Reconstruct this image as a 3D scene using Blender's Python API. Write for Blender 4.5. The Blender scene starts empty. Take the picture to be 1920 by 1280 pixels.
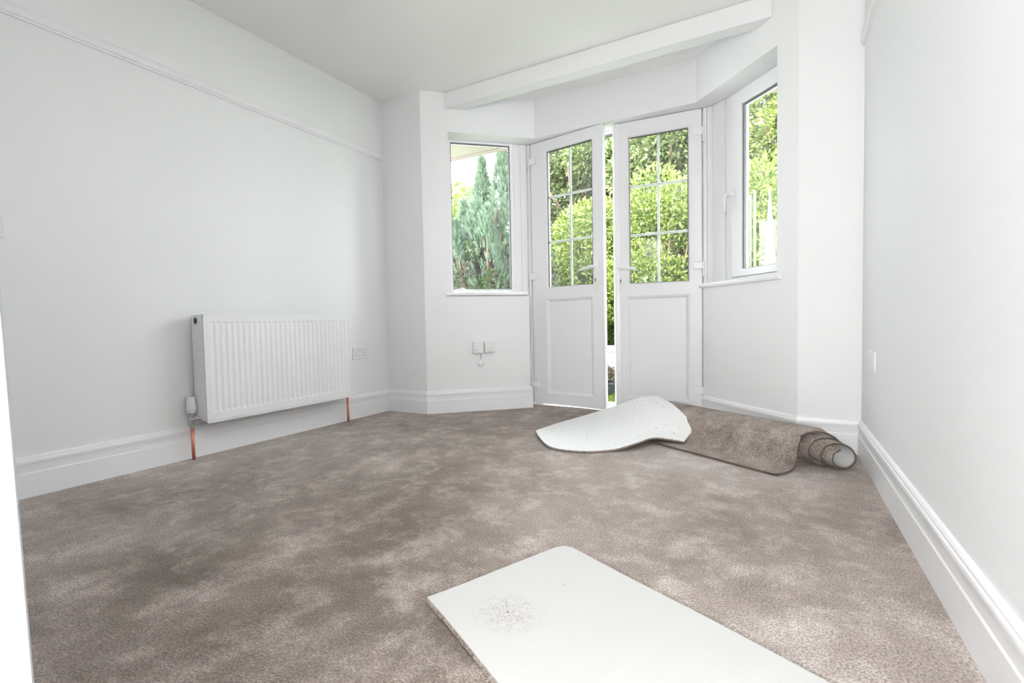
import bpy, bmesh, math, random
import numpy as np
from mathutils import Vector, Matrix

random.seed(4)
rng = np.random.default_rng(11)
SC = bpy.context.scene
COL = SC.collection
PI = math.pi

# ------------------------------------------------------------------ camera
cam_d = bpy.data.cameras.new('camera')
cam_d.sensor_width = 36.0
cam_d.lens = 909.777 / 1920 * 36
cam_d.clip_start = 0.02
cam = bpy.data.objects.new('camera', cam_d)
COL.objects.link(cam)
yaw, pitch, roll = math.radians(-28.846), math.radians(-2.33), math.radians(-1.11)
fw = Vector((math.sin(yaw) * math.cos(pitch), math.cos(yaw) * math.cos(pitch), math.sin(pitch)))
rt = Vector((math.cos(yaw), -math.sin(yaw), 0))
up = rt.cross(fw)
r2 = rt * math.cos(roll) + up * math.sin(roll)
u2 = up * math.cos(roll) - rt * math.sin(roll)
cam.matrix_world = Matrix(((r2.x, u2.x, -fw.x, 0), (r2.y, u2.y, -fw.y, 0), (r2.z, u2.z, -fw.z, 0.6835), (0, 0, 0, 1)))
SC.camera = cam

# ------------------------------------------------------------------ daylight, exposure and added fill
w = bpy.data.worlds.new('overcast_sky')
SC.world = w
w.use_nodes = True
bg = w.node_tree.nodes['Background']
bg.inputs[0].default_value = (0.93, 0.97, 1.0, 1)
bg.inputs[1].default_value = 12.0
sd = bpy.data.lights.new('sun', 'SUN')
sd.energy = 24.0
sd.angle = math.radians(6)
sd.color = (1.0, 0.95, 0.86)
sun = bpy.data.objects.new('sun', sd)
COL.objects.link(sun)
sun.rotation_euler = (math.radians(48), 0, math.radians(-25))   # high, from behind the house
SC.view_settings.view_transform = 'Standard'
SC.view_settings.look = 'None'
SC.view_settings.exposure = 0.26
SC.view_settings.gamma = 1.0
SC.view_settings.use_curve_mapping = False
ROOM_FILL = 13.0      # radiance of the added room fill globe
HALL_FILL = 78.0      # radiance of the added hall fill globe

# ------------------------------------------------------------------ helpers
def tag(o, label=None, cat=None, group=None, kind=None):
    if label: o['label'] = label
    if cat: o['category'] = cat
    if group: o['group'] = group
    if kind: o['kind'] = kind
    return o

def empty(name, loc=(0, 0, 0), rz=0.0):
    o = bpy.data.objects.new(name, None)
    o.empty_display_size = 0.05
    o.location = loc
    o.rotation_euler = (0, 0, rz)
    COL.objects.link(o)
    return o

def mesh(name, verts, faces, mat, parent=None, smooth=False):
    me = bpy.data.meshes.new(name)
    me.from_pydata([tuple(v) for v in verts], [], faces)
    me.validate()
    bm = bmesh.new(); bm.from_mesh(me)
    bmesh.ops.recalc_face_normals(bm, faces=bm.faces[:])
    bm.to_mesh(me); bm.free()
    if smooth:
        me.polygons.foreach_set('use_smooth', [True] * len(me.polygons))
    me.materials.append(mat)
    o = bpy.data.objects.new(name, me)
    COL.objects.link(o)
    if parent: o.parent = parent
    return o

class MB:
    """collects shapes of one part"""
    def __init__(s): s.v = []; s.f = []
    def add(s, vs, fs):
        n = len(s.v); s.v += [tuple(v) for v in vs]; s.f += [tuple(i + n for i in f) for f in fs]; return s
    def box(s, x0, x1, y0, y1, z0, z1):
        vs = [(x, y, z) for x in (x0, x1) for y in (y0, y1) for z in (z0, z1)]
        return s.add(vs, [(0, 1, 3, 2), (4, 6, 7, 5), (0, 4, 5, 1), (2, 3, 7, 6), (0, 2, 6, 4), (1, 5, 7, 3)])
    def prism(s, poly, z0, z1):
        n = len(poly)
        vs = [(p[0], p[1], z0) for p in poly] + [(p[0], p[1], z1) for p in poly]
        fs = [tuple(range(n))[::-1], tuple(range(n, 2 * n))] + [(i, (i + 1) % n, n + (i + 1) % n, n + i) for i in range(n)]
        return s.add(vs, fs)
    def loft(s, rings, cap=True, closed=True):
        n = len(rings[0]); m = len(rings)
        vs = [v for r in rings for v in r]; fs = []
        for i in range(m - 1):
            for j in range(n if closed else n - 1):
                k = (j + 1) % n
                fs.append((i * n + j, i * n + k, (i + 1) * n + k, (i + 1) * n + j))
        if cap:
            fs.append(tuple(range(n))[::-1]); fs.append(tuple((m - 1) * n + j for j in range(n)))
        return s.add(vs, fs)
    def tube(s, pts, rad, n=12):
        pts = [Vector(p) for p in pts]; rings = []
        if not isinstance(rad, (list, tuple)): rad = [rad] * len(pts)
        ref = None
        for i, p in enumerate(pts):
            t = (pts[min(i + 1, len(pts) - 1)] - pts[max(i - 1, 0)]).normalized()
            if ref is None:
                ref = Vector((0, 0, 1)) if abs(t.z) < 0.9 else Vector((1, 0, 0))
            a = (ref - t * ref.dot(t)).normalized(); b = t.cross(a); ref = a
            rings.append([p + (a * math.cos(2 * PI * k / n) + b * math.sin(2 * PI * k / n)) * rad[i] for k in range(n)])
        return s.loft(rings)
    def lathe(s, prof, c, axis='z', n=24):
        rings = []
        for r, h in prof:
            ring = []
            for k in range(n):
                a = 2 * PI * k / n
                if axis == 'z': ring.append((c[0] + r * math.cos(a), c[1] + r * math.sin(a), c[2] + h))
                elif axis == 'y': ring.append((c[0] + r * math.cos(a), c[1] + h, c[2] + r * math.sin(a)))
                else: ring.append((c[0] + h, c[1] + r * math.cos(a), c[2] + r * math.sin(a)))
            rings.append(ring)
        return s.loft(rings)
    def build(s, name, mat, parent=None, smooth=False, bevel=0.0, seg=2):
        o = mesh(name, s.v, s.f, mat, parent, smooth)
        if bevel:
            md = o.modifiers.new('edge', 'BEVEL'); md.width = bevel; md.segments = seg
            md.limit_method = 'ANGLE'; md.angle_limit = math.radians(35)
            for p in o.data.polygons: p.use_smooth = True
            try:
                o.data.set_sharp_from_angle(angle=math.radians(40))
            except Exception: pass
        return o

def rbox(name, x0, x1, y0, y1, z0, z1, mat, parent=None, bevel=0.003, seg=2):
    return MB().box(x0, x1, y0, y1, z0, z1).build(name, mat, parent, bevel=bevel, seg=seg)

def arr_mesh(name, V, F, tint, mat, parent):
    me = bpy.data.meshes.new(name)
    nV, nF = len(V), len(F)
    me.vertices.add(nV); me.vertices.foreach_set('co', V.astype(np.float32).ravel())
    k = F.shape[1]
    me.loops.add(nF * k); me.loops.foreach_set('vertex_index', F.astype(np.int32).ravel())
    me.polygons.add(nF); me.polygons.foreach_set('loop_start', np.arange(nF, dtype=np.int32) * k)
    me.polygons.foreach_set('loop_total', np.full(nF, k, dtype=np.int32))
    at = me.attributes.new('tint', 'FLOAT', 'POINT'); at.data.foreach_set('value', tint.astype(np.float32))
    me.update(); me.validate()
    me.materials.append(mat)
    o = bpy.data.objects.new(name, me); COL.objects.link(o)
    if parent: o.parent = parent
    return o

# -- materials
def new_mat(name):
    m = bpy.data.materials.new(name); m.use_nodes = True
    nt = m.node_tree
    return m, nt, nt.nodes['Principled BSDF']

def nd(nt, typ, **kw):
    n = nt.nodes.new(typ)
    for k, v in kw.items():
        if k in n.inputs: n.inputs[k].default_value = v
        else: setattr(n, k, v)
    return n

def paint(name, col, rough=0.5, bump=0.0, scale=120, metallic=0.0, var=0.0, dist=0.002):
    m, nt, b = new_mat(name)
    b.inputs['Base Color'].default_value = (*col, 1)
    b.inputs['Roughness'].default_value = rough
    b.inputs['Metallic'].default_value = metallic
    tc = nd(nt, 'ShaderNodeTexCoord')
    if bump:
        nz = nd(nt, 'ShaderNodeTexNoise', Scale=scale, Detail=4.0)
        nt.links.new(tc.outputs['Object'], nz.inputs['Vector'])
        bp = nd(nt, 'ShaderNodeBump', Strength=bump, Distance=dist)
        nt.links.new(nz.outputs['Fac'], bp.inputs['Height'])
        nt.links.new(bp.outputs['Normal'], b.inputs['Normal'])
    if var:
        n2 = nd(nt, 'ShaderNodeTexNoise', Scale=2.2, Detail=3.0)
        nt.links.new(tc.outputs['Object'], n2.inputs['Vector'])
        mx = nd(nt, 'ShaderNodeMix', data_type='RGBA')
        mx.inputs[6].default_value = (*[c * (1 - var) for c in col], 1)
        mx.inputs[7].default_value = (*[min(1, c * (1 + var)) for c in col], 1)
        nt.links.new(n2.outputs['Fac'], mx.inputs[0])
        nt.links.new(mx.outputs[2], b.inputs['Base Color'])
    return m

M = {}
M['wall'] = paint('matt_white_emulsion', (0.855, 0.860, 0.868), 0.62, 0.06, 220, var=0.006)
M['ceil'] = paint('ceiling_white', (0.915, 0.912, 0.910), 0.8, 0.04, 160)
M['gloss'] = paint('white_gloss_paint', (0.88, 0.883, 0.90), 0.3, 0.05, 60)
M['pvc'] = paint('white_upvc', (0.875, 0.875, 0.895), 0.28, 0.02, 30)
M['plastic'] = paint('white_moulded_plastic', (0.82, 0.82, 0.82), 0.3, 0.01, 40)
M['rad'] = paint('radiator_enamel', (0.85, 0.85, 0.86), 0.32, 0.02, 60)
M['dark'] = paint('dark_slot', (0.03, 0.03, 0.03), 0.6)
M['grey'] = paint('grey_print', (0.45, 0.45, 0.46), 0.6)
M['gasket'] = paint('grey_rubber_gasket', (0.16, 0.16, 0.165), 0.6)
M['spacer'] = paint('aluminium_spacer', (0.55, 0.55, 0.56), 0.4, metallic=0.6)
M['dead_bark'] = paint('grey_brown_bark', (0.075, 0.055, 0.042), 0.9, 0.7, 40, var=0.35)
M['edge'] = paint('dark_cut_yarn', (0.15, 0.112, 0.090), 0.95, 0.5, 300, var=0.3)  # brown cut ends, darkened to paint shading lines along carpet edges
M['copper'] = paint('copper', (0.78, 0.30, 0.20), 0.38, 0.1, 90, metallic=0.75, var=0.25)
M['chrome'] = paint('chrome', (0.62, 0.62, 0.63), 0.22, metallic=1.0)
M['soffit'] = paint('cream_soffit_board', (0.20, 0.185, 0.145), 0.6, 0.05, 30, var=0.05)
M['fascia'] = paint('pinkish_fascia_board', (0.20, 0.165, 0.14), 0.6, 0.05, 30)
M['render'] = paint('pale_render', (0.300, 0.288, 0.264), 0.9, 0.3, 60)
M['bark'] = paint('bark', (0.120, 0.080, 0.056), 0.9, 0.7, 40, var=0.35)
M['soil'] = paint('soil', (0.064, 0.048, 0.036), 0.95, 0.8, 30, var=0.3)
M['tub'] = paint('pale_blue_plastic', (0.288, 0.344, 0.360), 0.4)
M['black'] = paint('black_plastic', (0.02, 0.02, 0.022), 0.45)
M['terra'] = paint('terracotta', (0.248, 0.096, 0.052), 0.8, 0.2, 40, var=0.15)
M['palewood'] = paint('pale_green_painted_timber', (0.050, 0.066, 0.045), 0.6, 0.2, 30)
M['scrap'] = paint('white_crumpled_film', (0.85, 0.86, 0.88), 0.35)
M['fluff'] = paint('brown_fluff', (0.34, 0.27, 0.23), 0.9)
M['shed'] = paint('white_render', (0.297, 0.297, 0.290), 0.8, 0.2, 40)

def glass_mat():
    m, nt, b = new_mat('window_glass')
    nt.nodes.remove(b)
    out = nt.nodes['Material Output']
    tr = nd(nt, 'ShaderNodeBsdfTransparent'); tr.inputs[0].default_value = (0.97, 0.985, 0.975, 1)
    gl = nd(nt, 'ShaderNodeBsdfGlossy', Roughness=0.02)
    fr = nd(nt, 'ShaderNodeFresnel', IOR=1.22)
    mx = nd(nt, 'ShaderNodeMixShader')
    nt.links.new(fr.outputs[0], mx.inputs[0]); nt.links.new(tr.outputs[0], mx.inputs[1]); nt.links.new(gl.outputs[0], mx.inputs[2])
    # a thin streaky film of dust, also painting the pale haze veil
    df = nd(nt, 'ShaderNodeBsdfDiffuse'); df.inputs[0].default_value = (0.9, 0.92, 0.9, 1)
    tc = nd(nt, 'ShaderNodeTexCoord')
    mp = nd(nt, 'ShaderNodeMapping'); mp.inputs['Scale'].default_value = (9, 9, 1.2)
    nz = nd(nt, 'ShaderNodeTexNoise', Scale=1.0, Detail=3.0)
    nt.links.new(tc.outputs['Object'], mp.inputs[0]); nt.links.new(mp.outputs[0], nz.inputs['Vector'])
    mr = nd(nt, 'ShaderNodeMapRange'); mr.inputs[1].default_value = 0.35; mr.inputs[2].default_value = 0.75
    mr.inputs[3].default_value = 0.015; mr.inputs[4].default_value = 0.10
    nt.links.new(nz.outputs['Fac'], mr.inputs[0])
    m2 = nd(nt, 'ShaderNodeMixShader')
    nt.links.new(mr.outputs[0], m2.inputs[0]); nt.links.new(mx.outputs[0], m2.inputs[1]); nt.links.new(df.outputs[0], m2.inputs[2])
    nt.links.new(m2.outputs[0], out.inputs[0])
    return m
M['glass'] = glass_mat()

LAY_LIGHT = (5.5, 14.2, 2.0)  # broad noise placed paler to the right: pile nap plus painted light falloff
def carpet_mat(name, patch=True, base=((0.150, 0.115, 0.092), (0.43, 0.365, 0.328), (0.74, 0.67, 0.64))):
    m, nt, b = new_mat(name)
    L = nt.links.new
    tc = nd(nt, 'ShaderNodeTexCoord')
    co = tc.outputs['Object']
    # pile brushed one way or the other by feet: broad patches and finger-wide strokes
    big = nd(nt, 'ShaderNodeTexNoise', Scale=1.7, Detail=6.0, Roughness=0.70, Distortion=0.2); L(co, big.inputs['Vector'])
    med = nd(nt, 'ShaderNodeTexNoise', Scale=6.5, Detail=7.0, Roughness=0.78, Distortion=0.25); L(co, med.inputs['Vector'])
    fine = nd(nt, 'ShaderNodeTexNoise', Scale=190.0, Detail=3.0, Roughness=0.7); L(co, fine.inputs['Vector'])
    vor = nd(nt, 'ShaderNodeTexVoronoi', Scale=330.0); L(co, vor.inputs['Vector'])
    lay_light = nd(nt, 'ShaderNodeTexNoise', Scale=0.55, Detail=1.0); mpl = nd(nt, 'ShaderNodeMapping'); mpl.inputs['Location'].default_value = LAY_LIGHT; L(co, mpl.inputs[0]); L(mpl.outputs[0], lay_light.inputs['Vector'])
    def ramp01(src, lo, hi, out=1.0):
        m_ = nd(nt, 'ShaderNodeMapRange'); L(src, m_.inputs[0]); m_.inputs[1].default_value = lo; m_.inputs[2].default_value = hi; m_.inputs[4].default_value = out; return m_.outputs[0]
    def add(x, y):
        m_ = nd(nt, 'ShaderNodeMath', operation='ADD'); L(x, m_.inputs[0]); L(y, m_.inputs[1]); return m_.outputs[0]
    v = add(ramp01(lay_light.outputs['Fac'], .32, .68, .46), ramp01(big.outputs['Fac'], .34, .70, .40))
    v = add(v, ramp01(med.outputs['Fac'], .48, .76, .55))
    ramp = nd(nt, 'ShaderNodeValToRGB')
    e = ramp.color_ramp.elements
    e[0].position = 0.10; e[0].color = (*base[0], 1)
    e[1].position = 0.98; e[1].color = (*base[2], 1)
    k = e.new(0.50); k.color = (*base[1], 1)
    if patch: L(v, ramp.inputs[0])
    else: L(ramp01(med.outputs['Fac'], .2, .8, .75), ramp.inputs[0])
    mr = nd(nt, 'ShaderNodeMapRange'); L(fine.outputs['Fac'], mr.inputs[0])
    mr.inputs[1].default_value = 0.3; mr.inputs[2].default_value = 0.7; mr.inputs[3].default_value = 0.30; mr.inputs[4].default_value = 1.75
    mul = nd(nt, 'ShaderNodeMix', data_type='RGBA', blend_type='MULTIPLY'); mul.inputs[0].default_value = 1.0
    cmb = nd(nt, 'ShaderNodeCombineColor')
    for i in range(3): L(mr.outputs[0], cmb.inputs[i])
    L(ramp.outputs[0], mul.inputs[6]); L(cmb.outputs[0], mul.inputs[7])
    L(mul.outputs[2], b.inputs['Base Color'])
    b.inputs['Roughness'].default_value = 0.95
    b.inputs['Specular IOR Level'].default_value = 0.1
    b.inputs['Sheen Weight'].default_value = 0.35
    b.inputs['Sheen Roughness'].default_value = 0.5
    b.inputs['Sheen Tint'].default_value = (0.95, 0.88, 0.84, 1)
    bp = nd(nt, 'ShaderNodeBump', Strength=0.7, Distance=0.006)
    ad = nd(nt, 'ShaderNodeMath', operation='SUBTRACT'); L(fine.outputs['Fac'], ad.inputs[0]); L(vor.outputs['Distance'], ad.inputs[1])
    L(ad.outputs[0], bp.inputs['Height']); L(bp.outputs['Normal'], b.inputs['Normal'])
    return m
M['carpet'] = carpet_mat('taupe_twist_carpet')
M['pile'] = carpet_mat('taupe_carpet_offcut_pile', patch=False)

def backing_mat(name, dirt=None, specks=0.6, col=(0.84, 0.845, 0.845)):
    m, nt, b = new_mat(name)
    L = nt.links.new
    tc = nd(nt, 'ShaderNodeTexCoord'); co = tc.outputs['Object']
    b.inputs['Roughness'].default_value = 0.75
    vo = nd(nt, 'ShaderNodeTexVoronoi', Scale=42.0); L(co, vo.inputs['Vector'])
    nz = nd(nt, 'ShaderNodeTexNoise', Scale=5.0, Detail=2.0); L(co, nz.inputs['Vector'])
    # scattered specks of fluff: small dots in some cells only
    lt = nd(nt, 'ShaderNodeMapRange'); L(vo.outputs['Distance'], lt.inputs[0])
    lt.inputs[1].default_value = 0.10; lt.inputs[2].default_value = 0.17; lt.inputs[3].default_value = 1; lt.inputs[4].default_value = 0
    sep = nd(nt, 'ShaderNodeSeparateColor'); L(vo.outputs['Color'], sep.inputs[0])
    g = nd(nt, 'ShaderNodeMath', operation='GREATER_THAN'); L(sep.outputs[0], g.inputs[0]); g.inputs[1].default_value = 1 - specks * 0.35
    m1 = nd(nt, 'ShaderNodeMath', operation='MULTIPLY'); L(lt.outputs[0], m1.inputs[0]); L(g.outputs[0], m1.inputs[1])
    fac = m1.outputs[0]
    if dirt:
        mp = nd(nt, 'ShaderNodeMapping'); mp.vector_type = 'POINT'
        mp.inputs['Location'].default_value = (-dirt[0] * dirt[3], -dirt[1] * dirt[4], -dirt[2]); mp.inputs['Scale'].default_value = (dirt[3], dirt[4], 1)
        L(co, mp.inputs[0])
        ln = nd(nt, 'ShaderNodeVectorMath', operation='LENGTH'); L(mp.outputs[0], ln.inputs[0])
        mr = nd(nt, 'ShaderNodeMapRange'); L(ln.outputs['Value'], mr.inputs[0]); mr.inputs[1].default_value = 0.2; mr.inputs[2].default_value = 1.0
        mr.inputs[3].default_value = 1; mr.inputs[4].default_value = 0
        n2 = nd(nt, 'ShaderNodeTexNoise', Scale=95.0, Detail=4.0, Roughness=0.7, Distortion=1.5); L(co, n2.inputs['Vector'])
        r2_ = nd(nt, 'ShaderNodeMapRange'); L(n2.outputs['Fac'], r2_.inputs[0]); r2_.inputs[1].default_value = 0.46; r2_.inputs[2].default_value = 0.78
        mm = nd(nt, 'ShaderNodeMath', operation='MULTIPLY'); L(mr.outputs[0], mm.inputs[0]); L(r2_.outputs[0], mm.inputs[1])
        mx = nd(nt, 'ShaderNodeMath', operation='MAXIMUM'); L(mm.outputs[0], mx.inputs[0]); L(fac, mx.inputs[1]); fac = mx.outputs[0]
    mix = nd(nt, 'ShaderNodeMix', data_type='RGBA'); L(fac, mix.inputs[0])
    mix.inputs[6].default_value = (*col, 1); mix.inputs[7].default_value = (0.26, 0.185, 0.14, 1)
    L(mix.outputs[2], b.inputs['Base Color'])
    wv = nd(nt, 'ShaderNodeTexNoise', Scale=500.0); L(co, wv.inputs['Vector'])
    bp = nd(nt, 'ShaderNodeBump', Strength=0.15, Distance=0.002); L(wv.outputs['Fac'], bp.inputs['Height']); L(bp.outputs['Normal'], b.inputs['Normal'])
    return m
M['backing'] = backing_mat('white_felt_backing', specks=0.75)
M['backing_roll'] = backing_mat('grey_white_felt_backing', specks=0.5, col=(0.50, 0.51, 0.50))  # greyer copy of the felt; shade inside the roll put into its colour
M['backing_dirty'] = backing_mat('white_felt_backing_with_fluff', dirt=(-0.55, 0.945, 0, 9.0, 11.0), specks=0.07, col=(0.60, 0.60, 0.59))

def leaf_mat(name, cols, trans=0.35):
    m, nt, b = new_mat(name)
    L = nt.links.new
    at = nd(nt, 'ShaderNodeAttribute'); at.attribute_name = 'tint'
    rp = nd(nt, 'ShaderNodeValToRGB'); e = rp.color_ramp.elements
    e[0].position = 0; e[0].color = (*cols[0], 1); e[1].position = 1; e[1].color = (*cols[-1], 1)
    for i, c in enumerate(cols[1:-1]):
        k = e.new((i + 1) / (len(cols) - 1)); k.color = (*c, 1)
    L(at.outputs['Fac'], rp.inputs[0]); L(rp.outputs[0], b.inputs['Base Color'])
    b.inputs['Roughness'].default_value = 0.5
    out = nt.nodes['Material Output']
    tl = nd(nt, 'ShaderNodeBsdfTranslucent'); L(rp.outputs[0], tl.inputs[0])
    mx = nd(nt, 'ShaderNodeMixShader', Fac=trans); L(b.outputs[0], mx.inputs[1]); L(tl.outputs[0], mx.inputs[2]); L(mx.outputs[0], out.inputs[0])
    return m
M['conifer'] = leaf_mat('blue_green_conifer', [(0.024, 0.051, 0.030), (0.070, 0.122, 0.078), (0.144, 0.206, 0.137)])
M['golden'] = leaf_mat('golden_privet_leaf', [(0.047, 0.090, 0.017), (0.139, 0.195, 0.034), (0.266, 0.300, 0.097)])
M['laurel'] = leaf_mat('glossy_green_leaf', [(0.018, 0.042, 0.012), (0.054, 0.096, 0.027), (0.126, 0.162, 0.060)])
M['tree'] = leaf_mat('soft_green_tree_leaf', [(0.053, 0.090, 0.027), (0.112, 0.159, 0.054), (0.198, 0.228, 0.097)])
M['flower'] = leaf_mat('orange_blossom', [(0.216, 0.066, 0.030), (0.255, 0.114, 0.048), (0.270, 0.180, 0.060)])
M['dead'] = leaf_mat('dead_brown_conifer_twigs', [(0.020, 0.015, 0.012), (0.055, 0.040, 0.030), (0.110, 0.080, 0.058)], .15)
M['pink'] = leaf_mat('pink_petal', [(0.210, 0.090, 0.102), (0.255, 0.165, 0.165), (0.270, 0.225, 0.210)])
M['grass'] = leaf_mat('lawn_blade', [(0.078, 0.140, 0.017), (0.148, 0.226, 0.033), (0.234, 0.289, 0.073)])
M['turf'] = paint('lawn_turf', (0.102, 0.150, 0.036), 0.95, 0.8, 80, var=0.3)

# ------------------------------------------------------------------ room dimensions (metres)
XL, XR, YB, H = -2.714, 0.354, 2.883, 2.40
A = Vector((-2.326, YB)); B = Vector((-1.679, 3.477)); CC = Vector((-0.487, 3.477)); D = Vector((0.084, YB))
YF = 0.13                       # inner face of the front wall, whose doorway the camera stands in
TL = (B - A).normalized(); NL = Vector((-TL.y, TL.x))      # left bay wall: along, outward
TR = (CC - D).normalized(); NR = Vector((TR.y, -TR.x))     # right bay wall: along (towards the doors), outward
ZL = 2.113                      # underside of the lintels
ZS = 0.885                      # top of the walls under the windows
DW = 0.15                       # how far back from the wall face the window frames stand
YD = 3.58                       # inner face of the french doors
TH = 0.25
def LP(s, d=0.0): return A + TL * s + NL * d
def RP(s, d=0.0): return D + TR * s + NR * d

def offs(path, d):
    """offset an open polyline to its LEFT by d, mitred"""
    out = []
    P = [Vector(p[:2]) for p in path]
    for i, p in enumerate(P):
        ds = []
        if i > 0: ds.append((P[i] - P[i - 1]).normalized())
        if i < len(P) - 1: ds.append((P[i + 1] - P[i]).normalized())
        ns = [Vector((-t.y, t.x)) for t in ds]
        if len(ns) == 1: out.append(p + ns[0] * d)
        else:
            m_ = (ns[0] + ns[1]).normalized()
            out.append(p + m_ * (d / m_.dot(ns[0])))
    return out

# ------------------------------------------------------------------ floor and ceiling
def slab(name, poly, z0, z1, mat, label, cat):
    o = MB().prism(poly, z0, z1).build(name, mat)
    return tag(o, label, cat, kind='structure')

out_l = offs([A, B], TH); 
room_poly = [(XL - .05, YF - .02), (-0.52, YF - .02), (-0.52, -2.3), (0.9, -2.3), (0.9, -0.1), (XR + .05, -0.1), (XR + .05, YB + .03), (D.x + .01, YB + .03)]
bay_poly = [tuple(RP(0.755, 0.06)), (-0.432, 3.574), (-1.800, 3.574), tuple(LP(0.81, 0.05)), (A.x - .01, YB + .03), (XL - .05, YB + .03)]
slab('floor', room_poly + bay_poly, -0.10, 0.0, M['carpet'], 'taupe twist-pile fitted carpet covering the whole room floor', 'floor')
ceil_poly = [(XL - .2, YF - .1), (-0.75, YF - .1), (-0.75, -2.4), (1.0, -2.4), (1.0, 0), (XR + .2, 0), (XR + .2, YB + .3), (CC.x + .4, 3.85), (B.x - .4, 3.85), (XL - .2, YB + .3)]
slab('ceiling', ceil_poly, H, H + 0.15, M['ceil'], 'plain white flat ceiling', 'ceiling')

# ------------------------------------------------------------------ walls
def wall(name, mb, label):
    return tag(mb.build(name, M['wall']), label, 'wall', kind='structure')

wall('wall_left', MB().prism([(XL, YF - .1), (XL, YB), (XL - .2, YB + .2), (XL - .2, YF - .1)], -0.1, H), 'plain white wall behind the radiator, with a picture rail')
wall('wall_back_left', MB().prism([(XL, YB), (A.x, YB), tuple(offs([(XL, YB), A, B], TH)[1]), (XL - .2, YB + TH)], -0.1, H), 'narrow white wall piece between radiator wall and bay')
wall('wall_back_right', MB().prism([(D.x, YB), (XR, YB), (XR + .2, YB + TH), tuple(offs([CC, D, (XR, YB)], TH)[1])], -0.1, H), 'narrow white wall piece between bay and right corner')
wall('wall_right', MB().prism([(XR, -0.05), (XR, YB), (XR + .2, YB + .2), (XR + .2, -0.05)], -0.1, H), 'plain white wall along the right side')

oA = offs([(XL, YB), A, B, CC, D, (XR, YB)], TH)
oA_, oB_, oC_, oD_ = oA[1], oA[2], oA[3], oA[4]
# left bay wall: below the sill, the jamb beside the window, the lintel
mb = MB()
mb.prism([tuple(A), tuple(LP(0.81)), tuple(LP(0.81, .14)), tuple(LP(0.86, .15)), tuple(LP(0.86, TH)), tuple(oA_)], -0.1, ZS)
mb.prism([tuple(A), tuple(LP(0.200)), tuple(LP(0.215, TH)), tuple(oA_)], ZS, ZL)
mb.prism([tuple(A), tuple(B), tuple(oB_), tuple(oA_)], ZL, H)
wall('wall_bay_left', mb, 'white angled bay wall around the left window')
mb = MB()
mb.prism([tuple(D), tuple(oD_), tuple(RP(0.83, TH)), tuple(RP(0.83, .16)), tuple(RP(0.755, .12)), tuple(RP(0.755))], -0.1, ZS)
mb.prism([tuple(D), tuple(oD_), tuple(RP(0.125, TH)), tuple(RP(0.138))], ZS, ZL)
mb.prism([tuple(D), tuple(oD_), tuple(oC_), tuple(CC)], ZL, H)
wall('wall_bay_right', mb, 'white angled bay wall around the right window')
wall('wall_bay_centre', MB().prism([tuple(B), tuple(CC), tuple(oC_), tuple(oB_)], ZL, H), 'white lintel wall above the french doors')
# front wall: the camera looks past its door jamb, which leans a little
xj = lambda z: -0.443 - z * 0.0655
mb = MB()
prof = []
for z in (-0.1, 0.25, 0.5, 0.75, 1.0, 1.6, H):
    x = xj(z)
    prof.append([(XL - .2, YF, z), (x - .0015, YF, z), (x, YF - .0015, z), (x, -0.06, z), (XL - .2, -0.06, z)])
mb.loft(prof)
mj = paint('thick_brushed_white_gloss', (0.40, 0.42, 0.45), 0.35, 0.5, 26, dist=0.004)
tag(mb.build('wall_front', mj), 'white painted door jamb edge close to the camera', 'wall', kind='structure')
mb = MB()  # unseen hall, put in to bounce the fill and shut out the sun
mb.prism([(-0.75, -0.06), (-0.75, -2.3), (-0.85, -2.3), (-0.85, -0.06)], -0.1, H)
mb.prism([(0.9, -0.05), (0.9, -2.3), (1.0, -2.3), (1.0, -0.05)], -0.1, H)
mb.prism([(-0.85, -2.3), (1.0, -2.3), (1.0, -2.4), (-0.85, -2.4)], -0.1, H)
mb.prism([(XR, -0.05), (1.0, -0.05), (1.0, 0.05), (XR + .2, 0.05), (XR + .2, 0.0), (XR, 0.0)], -0.1, H)
wall('wall_hall', mb, 'white hall walls behind the doorway')

# beam across the bay mouth
ZB_, Y0, Y1 = 2.281, 3.005, 3.097
def xl_at(y): return A.x + (y - A.y) / TL.y * TL.x
def xr_at(y): return D.x + (y - D.y) / TR.y * TR.x
b_ = MB().prism([(xl_at(Y0), Y0), (xr_at(Y0), Y0), (xr_at(Y1), Y1), (xl_at(Y1), Y1)], ZB_, H).build('trim_1', M['wall'], bevel=0.004)
tag(b_, 'white boxed beam across the mouth of the bay', 'beam', kind='structure')

# ------------------------------------------------------------------ skirting boards and picture rails
SK = [(0.0, 0.0), (0.016, 0.0), (0.016, 0.098), (0.0128, 0.103), (0.0130, 0.120), (0.0142, 0.132), (0.0165, 0.140), (0.0170, 0.148), (0.0155, 0.1535), (0.0125, 0.156), (0.0115, 0.162), (0.0075, 0.1675), (0.0, 0.170)]
RAIL = [(0.0, 0.0), (0.010, 0.0), (0.010, 0.009), (0.016, 0.0115), (0.0185, 0.017), (0.0185, 0.030), (0.016, 0.041), (0.010, 0.050), (0.0, 0.056)]
def sweep(names, path, prof, z0, mat, labels, cat, kind='structure', z1=None):
    rows = [[(q.x, q.y) for q in offs(path, -d)] for d, _ in prof]      # room is to the right of the path
    for i, nm in enumerate(names):
        if nm is None: continue
        r0 = [(rows[k][i][0], rows[k][i][1], z0 + prof[k][1]) for k in range(len(prof))]
        r1 = [(rows[k][i + 1][0], rows[k][i + 1][1], z0 + prof[k][1]) for k in range(len(prof))]
        o = MB().loft([r0, r1]).build(nm, mat)
        tag(o, labels[i], cat, kind=kind)
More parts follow.
